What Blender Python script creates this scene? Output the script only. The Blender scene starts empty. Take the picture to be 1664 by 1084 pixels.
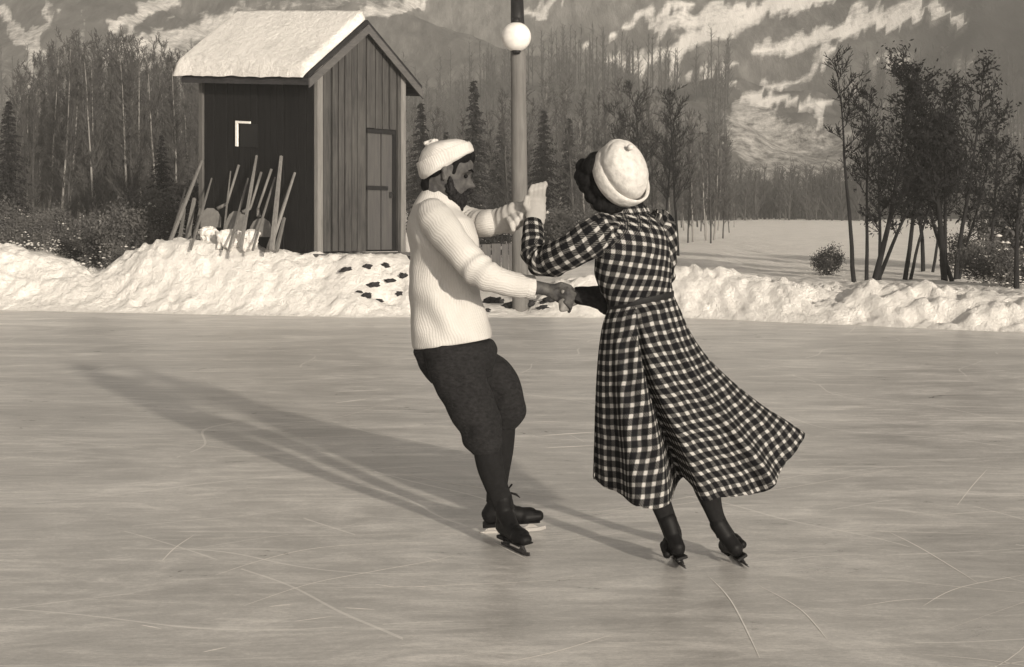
import bpy, bmesh, math, random
from mathutils import Vector, Matrix, noise
R = math.radians
PI = math.pi
scene = bpy.context.scene
COL = scene.collection
random.seed(7)
# ------------------------------------------------------------------ camera
F, CX, HY, ZC = 2370.0, 832.0, 370.0, 1.38
cam = bpy.data.cameras.new('camera'); camo = bpy.data.objects.new('camera', cam); COL.objects.link(camo)
camo.location = (0, 0, ZC); camo.rotation_euler = (R(90), 0, 0)
cam.sensor_width = 36; cam.lens = F/1664*36; cam.shift_y = -(542-HY)/1664
cam.clip_start = 0.1; cam.clip_end = 6000
scene.camera = camo
# ------------------------------------------------------------------ light
HAZE = .0014
SUN_EL, SUN_AZ = 10.5, 26.0            # azimuth measured from behind the camera towards the right
w = bpy.data.worlds.new("World"); scene.world = w; w.use_nodes = True
nt = w.node_tree; nt.nodes.clear()
sky = nt.nodes.new('ShaderNodeTexSky'); sky.sky_type = 'NISHITA'; sky.sun_disc = False
sky.sun_elevation = R(SUN_EL); sky.sun_rotation = R(180-SUN_AZ)
bw = nt.nodes.new('ShaderNodeRGBToBW'); mul = nt.nodes.new('ShaderNodeMix'); mul.data_type = 'RGBA'; mul.blend_type = 'MULTIPLY'
mul.inputs[0].default_value = 1; mul.inputs[7].default_value = (1, .93, .84, 1)
bg = nt.nodes.new('ShaderNodeBackground'); bg.inputs[1].default_value = 0.15
ow = nt.nodes.new('ShaderNodeOutputWorld')
nt.links.new(sky.outputs[0], bw.inputs[0]); nt.links.new(bw.outputs[0], mul.inputs[6])
nt.links.new(mul.outputs[2], bg.inputs[0]); nt.links.new(bg.outputs[0], ow.inputs[0])
sl = bpy.data.lights.new('sun', 'SUN'); sl.energy = 4.2; sl.angle = R(1.3); sl.color = (1, .91, .77)
so = bpy.data.objects.new('sun', sl); COL.objects.link(so)
sd = Vector((math.sin(R(SUN_AZ))*math.cos(R(SUN_EL)), -math.cos(R(SUN_AZ))*math.cos(R(SUN_EL)), math.sin(R(SUN_EL))))
so.rotation_euler = sd.to_track_quat('Z', 'Y').to_euler()
scene.view_settings.view_transform = 'Standard'; scene.view_settings.look = 'None'
scene.view_settings.exposure = 0.40; scene.view_settings.gamma = 1
scene.cycles.max_bounces = 6; scene.cycles.diffuse_bounces = 3; scene.cycles.volume_bounces = 0

# ------------------------------------------------------------------ helpers
def P(px, py, Y): return Vector(((px-CX)/F*Y, Y, ZC-(py-HY)/F*Y))
def tone(v): return (v, v*.958, v*(.915 if v > .06 else 1.0), 1)
MATS = {}
class MB_:                                   # tiny node-tree helper
    def __init__(s, name, rough=.8, spec=.3):
        s.m = bpy.data.materials.new(name); s.m.use_nodes = True; s.t = s.m.node_tree
        s.b = s.t.nodes['Principled BSDF']; s.b.inputs['Roughness'].default_value = rough
        s.b.inputs['Specular IOR Level'].default_value = spec
    def n(s, ty, **k):
        x = s.t.nodes.new(ty)
        for a, v in k.items(): setattr(x, a, v)
        return x
    def l(s, a, b): s.t.links.new(a, b)
    def val(s, x):
        v = s.n('ShaderNodeValue'); v.outputs[0].default_value = x; return v.outputs[0]
    def math(s, op, a, b=None, c=None, clamp=False):
        x = s.n('ShaderNodeMath', operation=op); x.use_clamp = clamp
        for i, q in enumerate((a, b, c)):
            if q is None: continue
            if isinstance(q, (int, float)): x.inputs[i].default_value = q
            else: s.l(q, x.inputs[i])
        return x.outputs[0]
    def coord(s, kind='Object', scale=(1,1,1), rot=(0,0,0)):
        c = s.n('ShaderNodeTexCoord'); m = s.n('ShaderNodeMapping'); m.inputs[3].default_value = scale; m.inputs[2].default_value = rot
        s.l(c.outputs[kind], m.inputs[0]); return m.outputs[0]
    def noise(s, co, scale, detail=4, rough=.55, dist=0):
        x = s.n('ShaderNodeTexNoise'); x.inputs['Scale'].default_value = scale; x.inputs['Detail'].default_value = detail
        x.inputs['Roughness'].default_value = rough; x.inputs['Distortion'].default_value = dist
        s.l(co, x.inputs['Vector']); return x.outputs[0]
    def ramp(s, f, stops):
        r = s.n('ShaderNodeValToRGB'); e = r.color_ramp.elements
        while len(e) < len(stops): e.new(.5)
        for i, (p, v) in enumerate(stops):
            e[i].position = p; e[i].color = tone(v) if isinstance(v, (int, float)) else v
        s.l(f, r.inputs[0]); return r.outputs[0]
    def mix(s, f, a, b, bt='MIX'):
        x = s.n('ShaderNodeMix', data_type='RGBA', blend_type=bt)
        if isinstance(f, (int, float)): x.inputs[0].default_value = f
        else: s.l(f, x.inputs[0])
        for i, q in ((6, a), (7, b)):
            if isinstance(q, (tuple, list)): x.inputs[i].default_value = q
            elif isinstance(q, (int, float)): x.inputs[i].default_value = tone(q)
            else: s.l(q, x.inputs[i])
        return x.outputs[2]
    def col(s, c):
        if isinstance(c, (int, float)): s.b.inputs['Base Color'].default_value = tone(c)
        else: s.l(c, s.b.inputs['Base Color'])
        return s
    def bump(s, h, strength=.5, dist=.01):
        x = s.n('ShaderNodeBump'); x.inputs['Strength'].default_value = strength; x.inputs['Distance'].default_value = dist
        s.l(h, x.inputs['Height']); s.l(x.outputs[0], s.b.inputs['Normal']); return s
def simple(name, lo, hi, scale=8, rough=.85, bump=.4, bd=.01, stretch=(1,1,1), spec=.2, detail=5):
    m = MB_(name, rough, spec); co = m.coord('Object', stretch); f = m.noise(co, scale, detail)
    m.col(m.ramp(f, [(.3, lo), (.7, hi)])); m.bump(f, bump, bd); return m.m

def mesh(name, verts, faces, mat=None, parent=None, smooth=True, uvs=None, attr=None):
    me = bpy.data.meshes.new(name); me.from_pydata([tuple(v) for v in verts], [], faces)
    if uvs is not None:
        uv = me.uv_layers.new(name='UVMap')
        for lp in me.loops: uv.data[lp.index].uv = uvs[lp.vertex_index]
    if attr is not None:
        a = me.attributes.new('mask', 'FLOAT', 'POINT')
        for i, v in enumerate(attr): a.data[i].value = v
    if smooth:
        for p in me.polygons: p.use_smooth = True
    if mat: me.materials.append(mat)
    me.update()
    o = bpy.data.objects.new(name, me); COL.objects.link(o)
    if parent is not None: o.parent = parent
    return o
def tag(o, label=None, cat=None, group=None, kind=None):
    if label: o['label'] = label
    if cat: o['category'] = cat
    if group: o['group'] = group
    if kind: o['kind'] = kind
    return o
def empty(name, loc=(0,0,0), rz=0, label=None, cat=None, group=None):
    o = bpy.data.objects.new(name, None); COL.objects.link(o); o.location = loc; o.rotation_euler = (0,0,rz); o.empty_display_size = .1
    return tag(o, label, cat, group)
def reparent(o, par):            # keep vertices given in world space while the Empty sits at the thing's base
    o.parent = par; o.matrix_parent_inverse = Matrix.Translation(par.location).inverted(); return o
def cr(p0, p1, p2, p3, t):
    return .5*((2*p1) + (-p0+p2)*t + (2*p0-5*p1+4*p2-p3)*t*t + (-p0+3*p1-3*p2+p3)*t**3)
def spline(rows, m):             # rows: lists of floats; Catmull-Rom resampled, m steps per span
    out = []; n = len(rows)
    for i in range(n-1):
        a = rows[max(0, i-1)]; b = rows[i]; c = rows[i+1]; d = rows[min(n-1, i+2)]
        for k in range(m):
            t = k/m; out.append([cr(a[j], b[j], c[j], d[j], t) for j in range(len(b))])
    out.append(list(rows[-1])); return out
def loft(rings, cap=True, uvk=None):
    n = len(rings[0]); V = []; Fc = []; UV = []
    vlen = 0; 
    for i, r in enumerate(rings):
        if i: vlen += (sum(r, Vector())/n - sum(rings[i-1], Vector())/n).length
        per = sum((r[(j+1) % n]-r[j]).length for j in range(n))
        acc = 0
        for j in range(n+1):
            V.append(r[j % n]); UV.append(((acc/per)*(uvk if uvk else per), vlen))
            acc += (r[(j+1) % n]-r[j % n]).length
    m = n+1
    for i in range(len(rings)-1):
        for j in range(n):
            Fc.append((i*m+j, i*m+j+1, (i+1)*m+j+1, (i+1)*m+j))
    if cap:
        for i, rev in ((0, True), (len(rings)-1, False)):
            c = len(V); V.append(sum(rings[i], Vector())/n); UV.append((0, UV[i*m][1]))
            for j in range(n):
                f = (i*m+j, i*m+j+1, c); Fc.append(f[::-1] if rev else f)
    return V, Fc, UV
def weld(o, dist=1e-4):
    bm = bmesh.new(); bm.from_mesh(o.data); bmesh.ops.remove_doubles(bm, verts=bm.verts, dist=dist)
    bmesh.ops.recalc_face_normals(bm, faces=bm.faces); bm.to_mesh(o.data); bm.free(); return o
def LR(sections, m=4, N=48, p=2.2, disp=None):   # section: Lx,Ly,Rx,Ry,YL,YR,d
    rings = []
    rows = spline([list(map(float, s)) for s in sections], m)
    for k, s in enumerate(rows):
        a0 = P(s[0], s[1], s[4]); b0 = P(s[2], s[3], s[5]); c = (a0+b0)/2; A = (b0-a0)/2; B = Vector((0, -s[6], 0))
        ring = []
        for j in range(N):
            th = 2*PI*j/N; cs, sn = math.cos(th), math.sin(th)
            e = 2/p; x = math.copysign(abs(cs)**e, cs); y = math.copysign(abs(sn)**e, sn)
            q = c + A*x + B*y
            if disp: q = q + (A*x+B*y).normalized()*disp(q, th, k/(len(rows)-1))
            ring.append(q)
        rings.append(ring)
    return rings
def tube(points, m=4, N=24, disp=None, flat=1.0, up=Vector((0,-1,0))):    # px,py,Y,r_px
    rows = spline([list(map(float, s)) for s in points], m)
    C = [P(r[0], r[1], r[2]) for r in rows]; Rr = [r[3]*r[2]/F for r in rows]; rings = []
    for i, c in enumerate(C):
        T = (C[min(i+1, len(C)-1)]-C[max(i-1, 0)]).normalized()
        s = T.cross(up)
        if s.length < .05: s = T.cross(Vector((1,0,0)))
        s.normalize(); u = s.cross(T).normalized()
        rings.append([c + (s*math.cos(2*PI*j/N) + u*math.sin(2*PI*j/N)*flat)*(Rr[i] + (disp(c, 2*PI*j/N, i/(len(C)-1)) if disp else 0)) for j in range(N)])
    return rings
def add_loft(name, rings, mat, parent, cap=True, uvk=None):
    V, Fc, UV = loft(rings, cap, uvk); o = mesh(name, V, Fc, mat, None, True, UV)
    bm = bmesh.new(); bm.from_mesh(o.data); bmesh.ops.recalc_face_normals(bm, faces=bm.faces); bm.to_mesh(o.data); bm.free()
    return reparent(o, parent) if parent else o
def nz(q, f, seed=0): return noise.noise(Vector((q.x*f+seed, q.y*f+seed*1.7, q.z*f-seed)))
def fbm(x, y, z=0, o=4):
    a = 1; s = 0; f = 1
    for _ in range(o): s += a*noise.noise(Vector((x*f, y*f, z*f+3.1*f))); a *= .5; f *= 2.03
    return s
def ss(a, b, x):
    t = min(1, max(0, (x-a)/(b-a))); return t*t*(3-2*t)
def lerp_table(tab, x):
    if x <= tab[0][0]: return tab[0][1]
    for (a, b), (c, d) in zip(tab, tab[1:]):
        if x <= c: return b + (d-b)*(x-a)/(c-a)
    return tab[-1][1]

class Blob:                                   # capsules and lofts gathered, then voxel-remeshed into one skin
    def __init__(s): s.V = []; s.F = []
    def add(s, V, Fc): n = len(s.V); s.V += V; s.F += [tuple(i+n for i in f) for f in Fc]
    def cap(s, p0, p1, r0, r1, N=14, sx=1.0, up=None):
        p0 = Vector(p0); p1 = Vector(p1); T = (p1-p0)
        if T.length < 1e-6: T = Vector((0,0,1e-5))
        T.normalize(); a = T.cross(up if up is not None else Vector((0,1,0)))
        if a.length < .1: a = T.cross(Vector((1,0,0)))
        a.normalize(); b = T.cross(a)
        rings = []
        for k in range(5):
            ph = -PI/2 + PI/2*(k/5) + .02; rings.append((p0 + T*math.sin(ph)*r0, r0*math.cos(ph)))
        for k in range(6):
            ph = PI/2*(k/5) ; rings.append((p1 + T*math.sin(ph)*r1, max(r1*math.cos(ph), 1e-4)))
        rr = [[c + (a*math.cos(2*PI*j/N) + b*math.sin(2*PI*j/N)*sx)*q for j in range(N)] for c, q in rings]
        V, Fc, _ = loft2(rr); s.add(V, Fc)
    def chain(s, pts):                        # [(Vector, r), ...]
        for (p, r), (q, t) in zip(pts, pts[1:]): s.cap(p, q, r, t)
    def rings(s, rr): V, Fc, _ = loft2(rr); s.add(V, Fc)
    def build(s, name, mat, parent, voxel=.006, smooth=3):
        o = mesh(name, s.V, s.F, mat, None)
        md = o.modifiers.new('r', 'REMESH'); md.mode = 'VOXEL'; md.voxel_size = voxel
        sm = o.modifiers.new('s', 'SMOOTH'); sm.iterations = smooth; sm.factor = .5
        dg = bpy.context.evaluated_depsgraph_get(); me = bpy.data.meshes.new_from_object(o.evaluated_get(dg))
        old = o.data; o.modifiers.clear(); o.data = me; bpy.data.meshes.remove(old); me.name = name
        for p in me.polygons: p.use_smooth = True
        if not me.materials: me.materials.append(mat)
        return reparent(o, parent) if parent else o
def loft2(rings):                             # shared-vertex closed loft
    n = len(rings[0]); V = [v for r in rings for v in r]; Fc = []
    for i in range(len(rings)-1):
        for j in range(n):
            k = (j+1) % n; Fc.append((i*n+j, i*n+k, (i+1)*n+k, (i+1)*n+j))
    c0 = len(V); V.append(sum(rings[0], Vector())/n); V.append(sum(rings[-1], Vector())/n); b = (len(rings)-1)*n
    for j in range(n):
        k = (j+1) % n; Fc.append((k, j, c0)); Fc.append((b+j, b+k, c0+1))
    return V, Fc, None
def box_v(c, h, M=None):                      # centre, half sizes, rotation matrix
    V = []
    for sx in (-1, 1):
        for sy in (-1, 1):
            for sz in (-1, 1):
                v = Vector((sx*h[0], sy*h[1], sz*h[2]))
                V.append((M @ v if M else v) + Vector(c))
    return V, [(0,1,3,2), (4,6,7,5), (0,4,5,1), (2,3,7,6), (0,2,6,4), (1,5,7,3)]
class Solid:
    def __init__(s): s.V = []; s.F = []
    def box(s, c, h, M=None):
        V, Fc = box_v(c, h, M); n = len(s.V); s.V += V; s.F += [tuple(i+n for i in f) for f in Fc]; return s
    def hexa(s, bot, top):                    # two 4-point loops
        n = len(s.V); s.V += [Vector(v) for v in bot+top]
        s.F += [tuple(i+n for i in f) for f in ((3,2,1,0), (4,5,6,7), (0,1,5,4), (1,2,6,5), (2,3,7,6), (3,0,4,7))]; return s
    def bar(s, p, q, r0, r1, N=6):
        p = Vector(p); q = Vector(q); T = (q-p).normalized(); a = T.cross(Vector((0,0,1)))
        if a.length < .1: a = T.cross(Vector((1,0,0)))
        a.normalize(); b = T.cross(a)
        rr = [[c + (a*math.cos(2*PI*j/N) + b*math.sin(2*PI*j/N))*r for j in range(N)] for c, r in ((p, r0), (q, r1))]
        V, Fc, _ = loft2(rr); n = len(s.V); s.V += V; s.F += [tuple(i+n for i in f) for f in Fc]; return s
    def build(s, name, mat, parent=None, bevel=0, smooth=False):
        o = mesh(name, s.V, s.F, mat, None, smooth)
        bm = bmesh.new(); bm.from_mesh(o.data); bmesh.ops.recalc_face_normals(bm, faces=bm.faces)
        if bevel: bmesh.ops.bevel(bm, geom=bm.edges[:], offset=bevel, segments=1, affect='EDGES')
        bm.to_mesh(o.data); bm.free()
        return reparent(o, parent) if parent else o

# ------------------------------------------------------------------ materials
def m_snow():
    m = MB_('snow', .75, .25); co = m.coord('Object'); a = m.noise(co, 1.6, 6, .6); b = m.noise(co, 14, 6, .65)
    c = m.math('ADD', m.math('MULTIPLY', a, .5), m.math('MULTIPLY', b, .5))
    m.col(m.ramp(c, [(.34, .70), (.5, .88), (.65, .94)])); m.bump(m.math('ADD', m.noise(co, 7, 9, .75, .5), m.math('MULTIPLY', m.noise(co, 30, 5, .7), .3)), .9, .09); return m.m
def m_ice():
    m = MB_('ice', .42, .3)
    a = m.noise(m.coord('Object', (.55, 1, 1), (0, 0, R(12))), .9, 8, .68, 1.2)
    b = m.noise(m.coord('Object', (.8, 1.7, 1), (0, 0, R(-14))), 2.6, 9, .74, 1.5)
    c = m.noise(m.coord('Object', (.7, 4.5, 1), (0, 0, R(5))), 1.8, 9, .78, 1.0)
    g = m.noise(m.coord('Object'), 380, 3, .8); g2 = m.noise(m.coord('Object', (.5, 1, 1)), 90, 6, .85)
    s = m.math('ADD', m.math('MULTIPLY', a, .42), m.math('ADD', m.math('MULTIPLY', b, .34), m.math('MULTIPLY', c, .24)))
    s = m.math('ADD', s, m.math('MULTIPLY', m.math('SUBTRACT', g, .5), .22)); s = m.math('ADD', s, m.math('MULTIPLY', m.math('SUBTRACT', g2, .5), .30))
    base = m.ramp(s, [(.34, .25), (.5, .50), (.64, .88)])
    st = m.noise(m.coord('Object', (.6, 5, 1), (0, 0, R(4))), 1.5, 8, .68, .6)
    stf = m.math('MULTIPLY', m.math('SUBTRACT', st, .585, None, True), 7, None, True)
    col = m.mix(m.math('MULTIPLY', stf, .6), base, .94)
    # old blade cuts: families of fine arcs scored into the surface
    cut = None
    for cx_, cy_, sc_, th_ in ((3.1, -4.0, 2.3, .07), (-7.0, 2.0, 1.7, .06), (9.0, 14.0, 1.3, .05), (-2.0, 30.0, 1.9, .06)):
        mp = m.n('ShaderNodeMapping'); tc = m.n('ShaderNodeTexCoord'); mp.inputs[1].default_value = (-cx_, -cy_, 0); m.l(tc.outputs['Object'], mp.inputs[0])
        ln = m.n('ShaderNodeVectorMath', operation='LENGTH'); m.l(mp.outputs[0], ln.inputs[0])
        wv = m.noise(mp.outputs[0], .22, 2); d = m.math('ADD', ln.outputs['Value'], m.math('MULTIPLY', wv, 3.2))
        f = m.math('ABSOLUTE', m.math('SUBTRACT', m.math('FRACT', m.math('MULTIPLY', d, sc_*.55)), .5))
        line = m.math('LESS_THAN', f, th_*.10); gate = m.math('GREATER_THAN', m.noise(mp.outputs[0], .55, 3), .53)
        q = m.math('MULTIPLY', line, gate); cut = q if cut is None else m.math('MAXIMUM', cut, q)
    m.col(m.mix(m.math('MULTIPLY', cut, .4), col, .95))
    rg = m.math('ADD', m.math('MULTIPLY', b, .36), .15); m.l(rg, m.b.inputs['Roughness'])
    m.bump(m.math('ADD', b, m.math('MULTIPLY', c, .6)), .12, .01); return m.m
def m_wood(name, lo, hi, vert=True, bump=.5):
    m = MB_(name, .85, .15); co = m.coord('Object', (9, 9, .7) if vert else (2, 2, 9)); f = m.noise(co, 2.6, 8, .7, .4)
    g = m.noise(m.coord('Object'), 1.3, 4)
    m.col(m.ramp(m.math('ADD', m.math('MULTIPLY', f, .7), m.math('MULTIPLY', g, .3)), [(.34, lo), (.66, hi)])); m.bump(f, bump, .008); return m.m
def m_gingham(name, pitch=.043):
    m = MB_(name, .95, .05); c = m.n('ShaderNodeTexCoord'); sp = m.n('ShaderNodeSeparateXYZ')
    wob = m.n('ShaderNodeTexNoise'); wob.inputs['Scale'].default_value = 9; wob.inputs['Detail'].default_value = 3; m.l(c.outputs['UV'], wob.inputs['Vector'])
    ws = m.n('ShaderNodeVectorMath', operation='SCALE'); ws.inputs[3].default_value = .012; m.l(wob.outputs['Color'], ws.inputs[0])
    ad = m.n('ShaderNodeVectorMath', operation='ADD'); m.l(c.outputs['UV'], ad.inputs[0]); m.l(ws.outputs[0], ad.inputs[1])
    m.l(ad.outputs[0], sp.inputs[0])
    def stripe(x, duty=.43):
        f = m.math('FRACT', m.math('MULTIPLY', x, 1/pitch)); d = m.math('ABSOLUTE', m.math('SUBTRACT', f, .5))
        return m.math('MULTIPLY', m.math('SUBTRACT', duty/2, d), 16, None, True)      # 1 in the light band
    U, V = sp.outputs[0], sp.outputs[1]; a = stripe(U); b = stripe(V)
    tw = m.math('FRACT', m.math('MULTIPLY', m.math('ADD', U, V), 1/(pitch/5.0)))
    tw = m.math('GREATER_THAN', tw, .62)
    both = m.math('MULTIPLY', a, b); one = m.math('SUBTRACT', m.math('MAXIMUM', a, b), both)
    c1 = m.mix(m.math('MULTIPLY', one, m.math('ADD', m.math('MULTIPLY', tw, .75), .12)), (.008, .008, .009, 1), .14)
    fz = m.noise(m.coord('UV'), 160, 3, .7)
    cl = m.ramp(fz, [(.3, .29), (.7, .48)])
    m.col(m.mix(both, c1, cl)); m.bump(m.math('ADD', m.noise(m.coord('Object'), 14, 4, .6, .8), m.math('MULTIPLY', m.noise(m.coord('Object'), 60, 4, .7), .35)), .75, .02); return m.m
def m_knit(name, v=.52, ribs=90, bumpd=.006):
    m = MB_(name, .95, .05); c = m.n('ShaderNodeTexCoord'); sp = m.n('ShaderNodeSeparateXYZ'); m.l(c.outputs['UV'], sp.inputs[0])
    nn = m.noise(m.coord('Object'), 12, 4)
    u = m.math('ADD', sp.outputs[0], m.math('MULTIPLY', nn, .03))
    r = m.math('SINE', m.math('MULTIPLY', u, 2*PI/.0125)); q = m.math('SINE', m.math('MULTIPLY', sp.outputs[1], 2*PI/.006))
    h = m.math('ADD', r, m.math('MULTIPLY', q, .25))
    f = m.noise(m.coord('Object'), 7, 5)
    base = m.ramp(f, [(.3, v*.86), (.7, v)])
    m.col(m.mix(m.math('MULTIPLY', m.math('MULTIPLY', m.math('SUBTRACT', 0, r), .5, None, True), m.math('MULTIPLY', m.noise(m.coord('Object'), 5, 2), .42)), base, v*.55))
    m.bump(m.math('ADD', h, m.math('MULTIPLY', m.noise(m.coord('Object'), 120, 4, .7), 2.5)), .22, bumpd); return m.m
SNOW = m_snow(); ICE = m_ice()
WOOD_L = m_wood('weathered_grey_boards', .022, .085); WOOD_D = m_wood('shaded_dark_boards', .004, .012); WOOD_P = m_wood('pale_post_wood', .11, .22)
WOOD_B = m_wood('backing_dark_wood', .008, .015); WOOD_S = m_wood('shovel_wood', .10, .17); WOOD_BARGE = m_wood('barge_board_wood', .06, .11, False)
POLE = m_wood('pole_wood', .09, .17); GLASS = simple('opal_glass', .62, .8, 7, .35, .1, .003, spec=.5); IRON = simple('black_iron', .010, .02, 20, .5, .2)
LIT_WHITE = simple('lit_edge_white', .7, .85, 20, .6, .1); DARKPANE = simple('dark_pane', .006, .010, 3, .5, 0, spec=.2)
ROCK = simple('dark_earth', .010, .035, 9, .95, .8, .05)
GING = m_gingham('checked_wool'); KNIT = m_knit('white_knit'); KNIT_H = m_knit('hat_knit', .55, 40); GLOVE = m_knit('grey_glove_knit', .42, 40, .004)
GLOVE_W = m_knit('pale_glove_wool', .36, 40, .004)
FELT = simple('white_felt', .42, .58, 45, .98, .9, .006); BREECH = simple('dark_corduroy', .007, .020, 55, .92, .8, .008, (1,1,1.6), detail=8)
STOCK = simple('black_stocking', .006, .011, 60, .9, .3, .003); LEATHER = simple('black_leather', .005, .009, 20, .55, .25, .004, spec=.12)
STEEL = MB_('lit_steel', .3, .5); STEEL.b.inputs['Metallic'].default_value = .6; STEEL.col(.6); STEEL = STEEL.m  # blade steel in a bright and a dark copy, lighting put into the colour
DSTEEL = simple('shaded_steel', .02, .05, 20, .4, .1); SKIN = simple('tanned_skin', .04, .095, 34, .65, .5, .006); SKIN_D = simple('hand_skin', .05, .09, 40, .6, .4, .005)
HAIR = simple('dark_hair', .004, .010, 60, .75, .8, .008, (1,1,.25), spec=.08); BELT = simple('black_belt', .007, .012, 30, .6, .3); SHADE_CLOTH = simple('shaded_cuff_cloth', .012, .03, 60, .95, .4)
EYE = simple('eye_dark', .006, .01, 10, .6, 0, spec=.1); BEARD = simple('dark_beard', .007, .03, 90, .9, 1, .006, (1,1,.4), spec=.05)
BARK = simple('grey_bark', .035, .09, 3, .95, .8, .03, (1,1,.3)); BARK_P = simple('pale_bark', .13, .28, 3, .95, .6, .03, (1,1,.3)); BARK_D = simple('dark_bark', .008, .02, 3, .95, .8, .03, (1,1,.3))
TWIG = simple('grey_twigs', .035, .085, 2, .95, 0); TWIG_D = simple('dark_twigs', .007, .018, 2, .95, 0); NEEDLE = simple('spruce_needles', .008, .035, 3, .95, 0)
TWIG_S = simple('shrub_twigs', .04, .12, 2, .95, 0)
LEAFD = simple('dry_dark_leaves', .006, .02, 4, .95, 0)

# ------------------------------------------------------------------ ground, ice, bank, mountains
EDGE = [(-60, 6), (-30, 17), (-16, 23.2), (-8.6, 24.4), (-5.5, 23.4), (-2.6, 22.5), (2.5, 22.4), (6.7, 19.2), (10, 16.6), (16, 11), (28, -2), (60, -40)]
def Ye(x): return lerp_table(EDGE, x) + .10*noise.noise(Vector((x*1.1, 0, 0)))
TOP = [(-12, 1.05), (-8.9, 1.06), (-8.0, 1.00), (-7.2, .82), (-6.75, .62), (-6.4, .72), (-5.9, 1.08), (-5.3, 1.2), (-4.2, 1.08), (-3.2, .95), (-2.0, .92), (-1.62, .86), (-1.42, .22), (-.9, .12), (.25, .14), (.7, .5), (1.3, .62), (2.6, .78), (3.4, .70), (4.0, .60), (4.5, .48), (4.9, .44), (5.3, .56), (6.2, .52), (7.0, .40), (9, .5), (14, .5)]
BASE = [(-12, .9), (-7.6, .82), (-6.8, .5), (-6.1, .6), (-5.3, .93), (-3, .93), (-1.7, .86), (-1.45, .18), (.2, .16), (.8, .3), (3, .42), (10, .35)]
def H(x, y):
    d = y - Ye(x)
    if d < -.25: return -.04
    xs = x*(23.5/max(y, 19)) if y > 23.5 else x
    t = lerp_table(TOP, xs); b = lerp_table(BASE, xs)
    left = ss(-1.0, -1.9, xs)
    wd = 1.35*left + .95*(1-left)
    up = ss(-.12, wd, d)
    ridge = t*up
    if d > wd: ridge = b + (t-b)*(1-ss(wd, wd+1.7, d))
    k = min(1, max(0, d+.1)/.35)
    fade = 1-ss(4, 9, d)
    lump = .085*fbm(x*1.3, y*1.6, 1, 4) + .075*(abs(fbm(x*3.6, y*4.4, 7, 3))-.25) + .05*max(0, fbm(x*.9+2*y, y*2.1, 12, 2))
    lump += .045*(abs(noise.noise(Vector((x*8.1, y*7.3, 3))))-.25)+.03*fbm(x*11, y*9, 6, 2)
    lump *= .65+.9*abs(noise.noise(Vector((x*.45+y*.3, 2, 8))))*1.6
    lump -= .07*ss(.15,.5,noise.noise(Vector((x*3.1+y, y*3.3, 21))))
    rg = ss(1.6, 3, xs)                     # chopped furrows on the right-hand bank
    lump += rg*.15*(abs(noise.noise(Vector((x*5.5+y*1.2, y*2.0, 5)))) - .2)
    h = ridge + lump*k*(.25+.75*fade)*(1.0 if t > .3 else .5)
    far = max(0, y-30)
    h += far*(.017 if x > 0 else .02) + .25*fbm(x*.06, y*.06, 3, 3)*ss(28, 60, y)
    if d < .0: h = min(h, (d+.25)*.2-.04)
    return h
xs = []
x = -11.0
while x < 9.0: xs.append(x); x += .05
a = 9.0; st = .07
while a < 170: xs.append(a); st *= 1.13; a += st
a = -11.06; st = .07
while a > -170: xs.insert(0, a); st *= 1.13; a -= st
ds = []; a = -.3; st = .05
while a < 200:
    ds.append(a)
    if a > 3.4: st *= 1.10
    a += st
V = []; Fc = []
for d in ds:
    for x in xs:
        wgt = ss(3, 30, d); y = (Ye(x)+d)*(1-wgt) + (22+d)*wgt
        V.append((x, y, H(x, y)))
nx = len(xs)
for i in range(len(ds)-1):
    for j in range(nx-1): Fc.append((i*nx+j, i*nx+j+1, (i+1)*nx+j+1, (i+1)*nx+j))
tag(mesh('snow_bank_and_meadow', V, Fc, SNOW), kind='structure')
tag(mesh('ice_rink', [(-80, -60, 0), (80, -60, 0), (80, 27, 0), (-80, 27, 0)], [(0,1,2,3)], ICE, smooth=False), kind='structure')
tag(mesh('ground', [(-515, -80, -.12), (515, -80, -.12), (515, 335, -.12), (-515, 335, -.12)], [(0,1,2,3)], SNOW, smooth=False), kind='structure')

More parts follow.
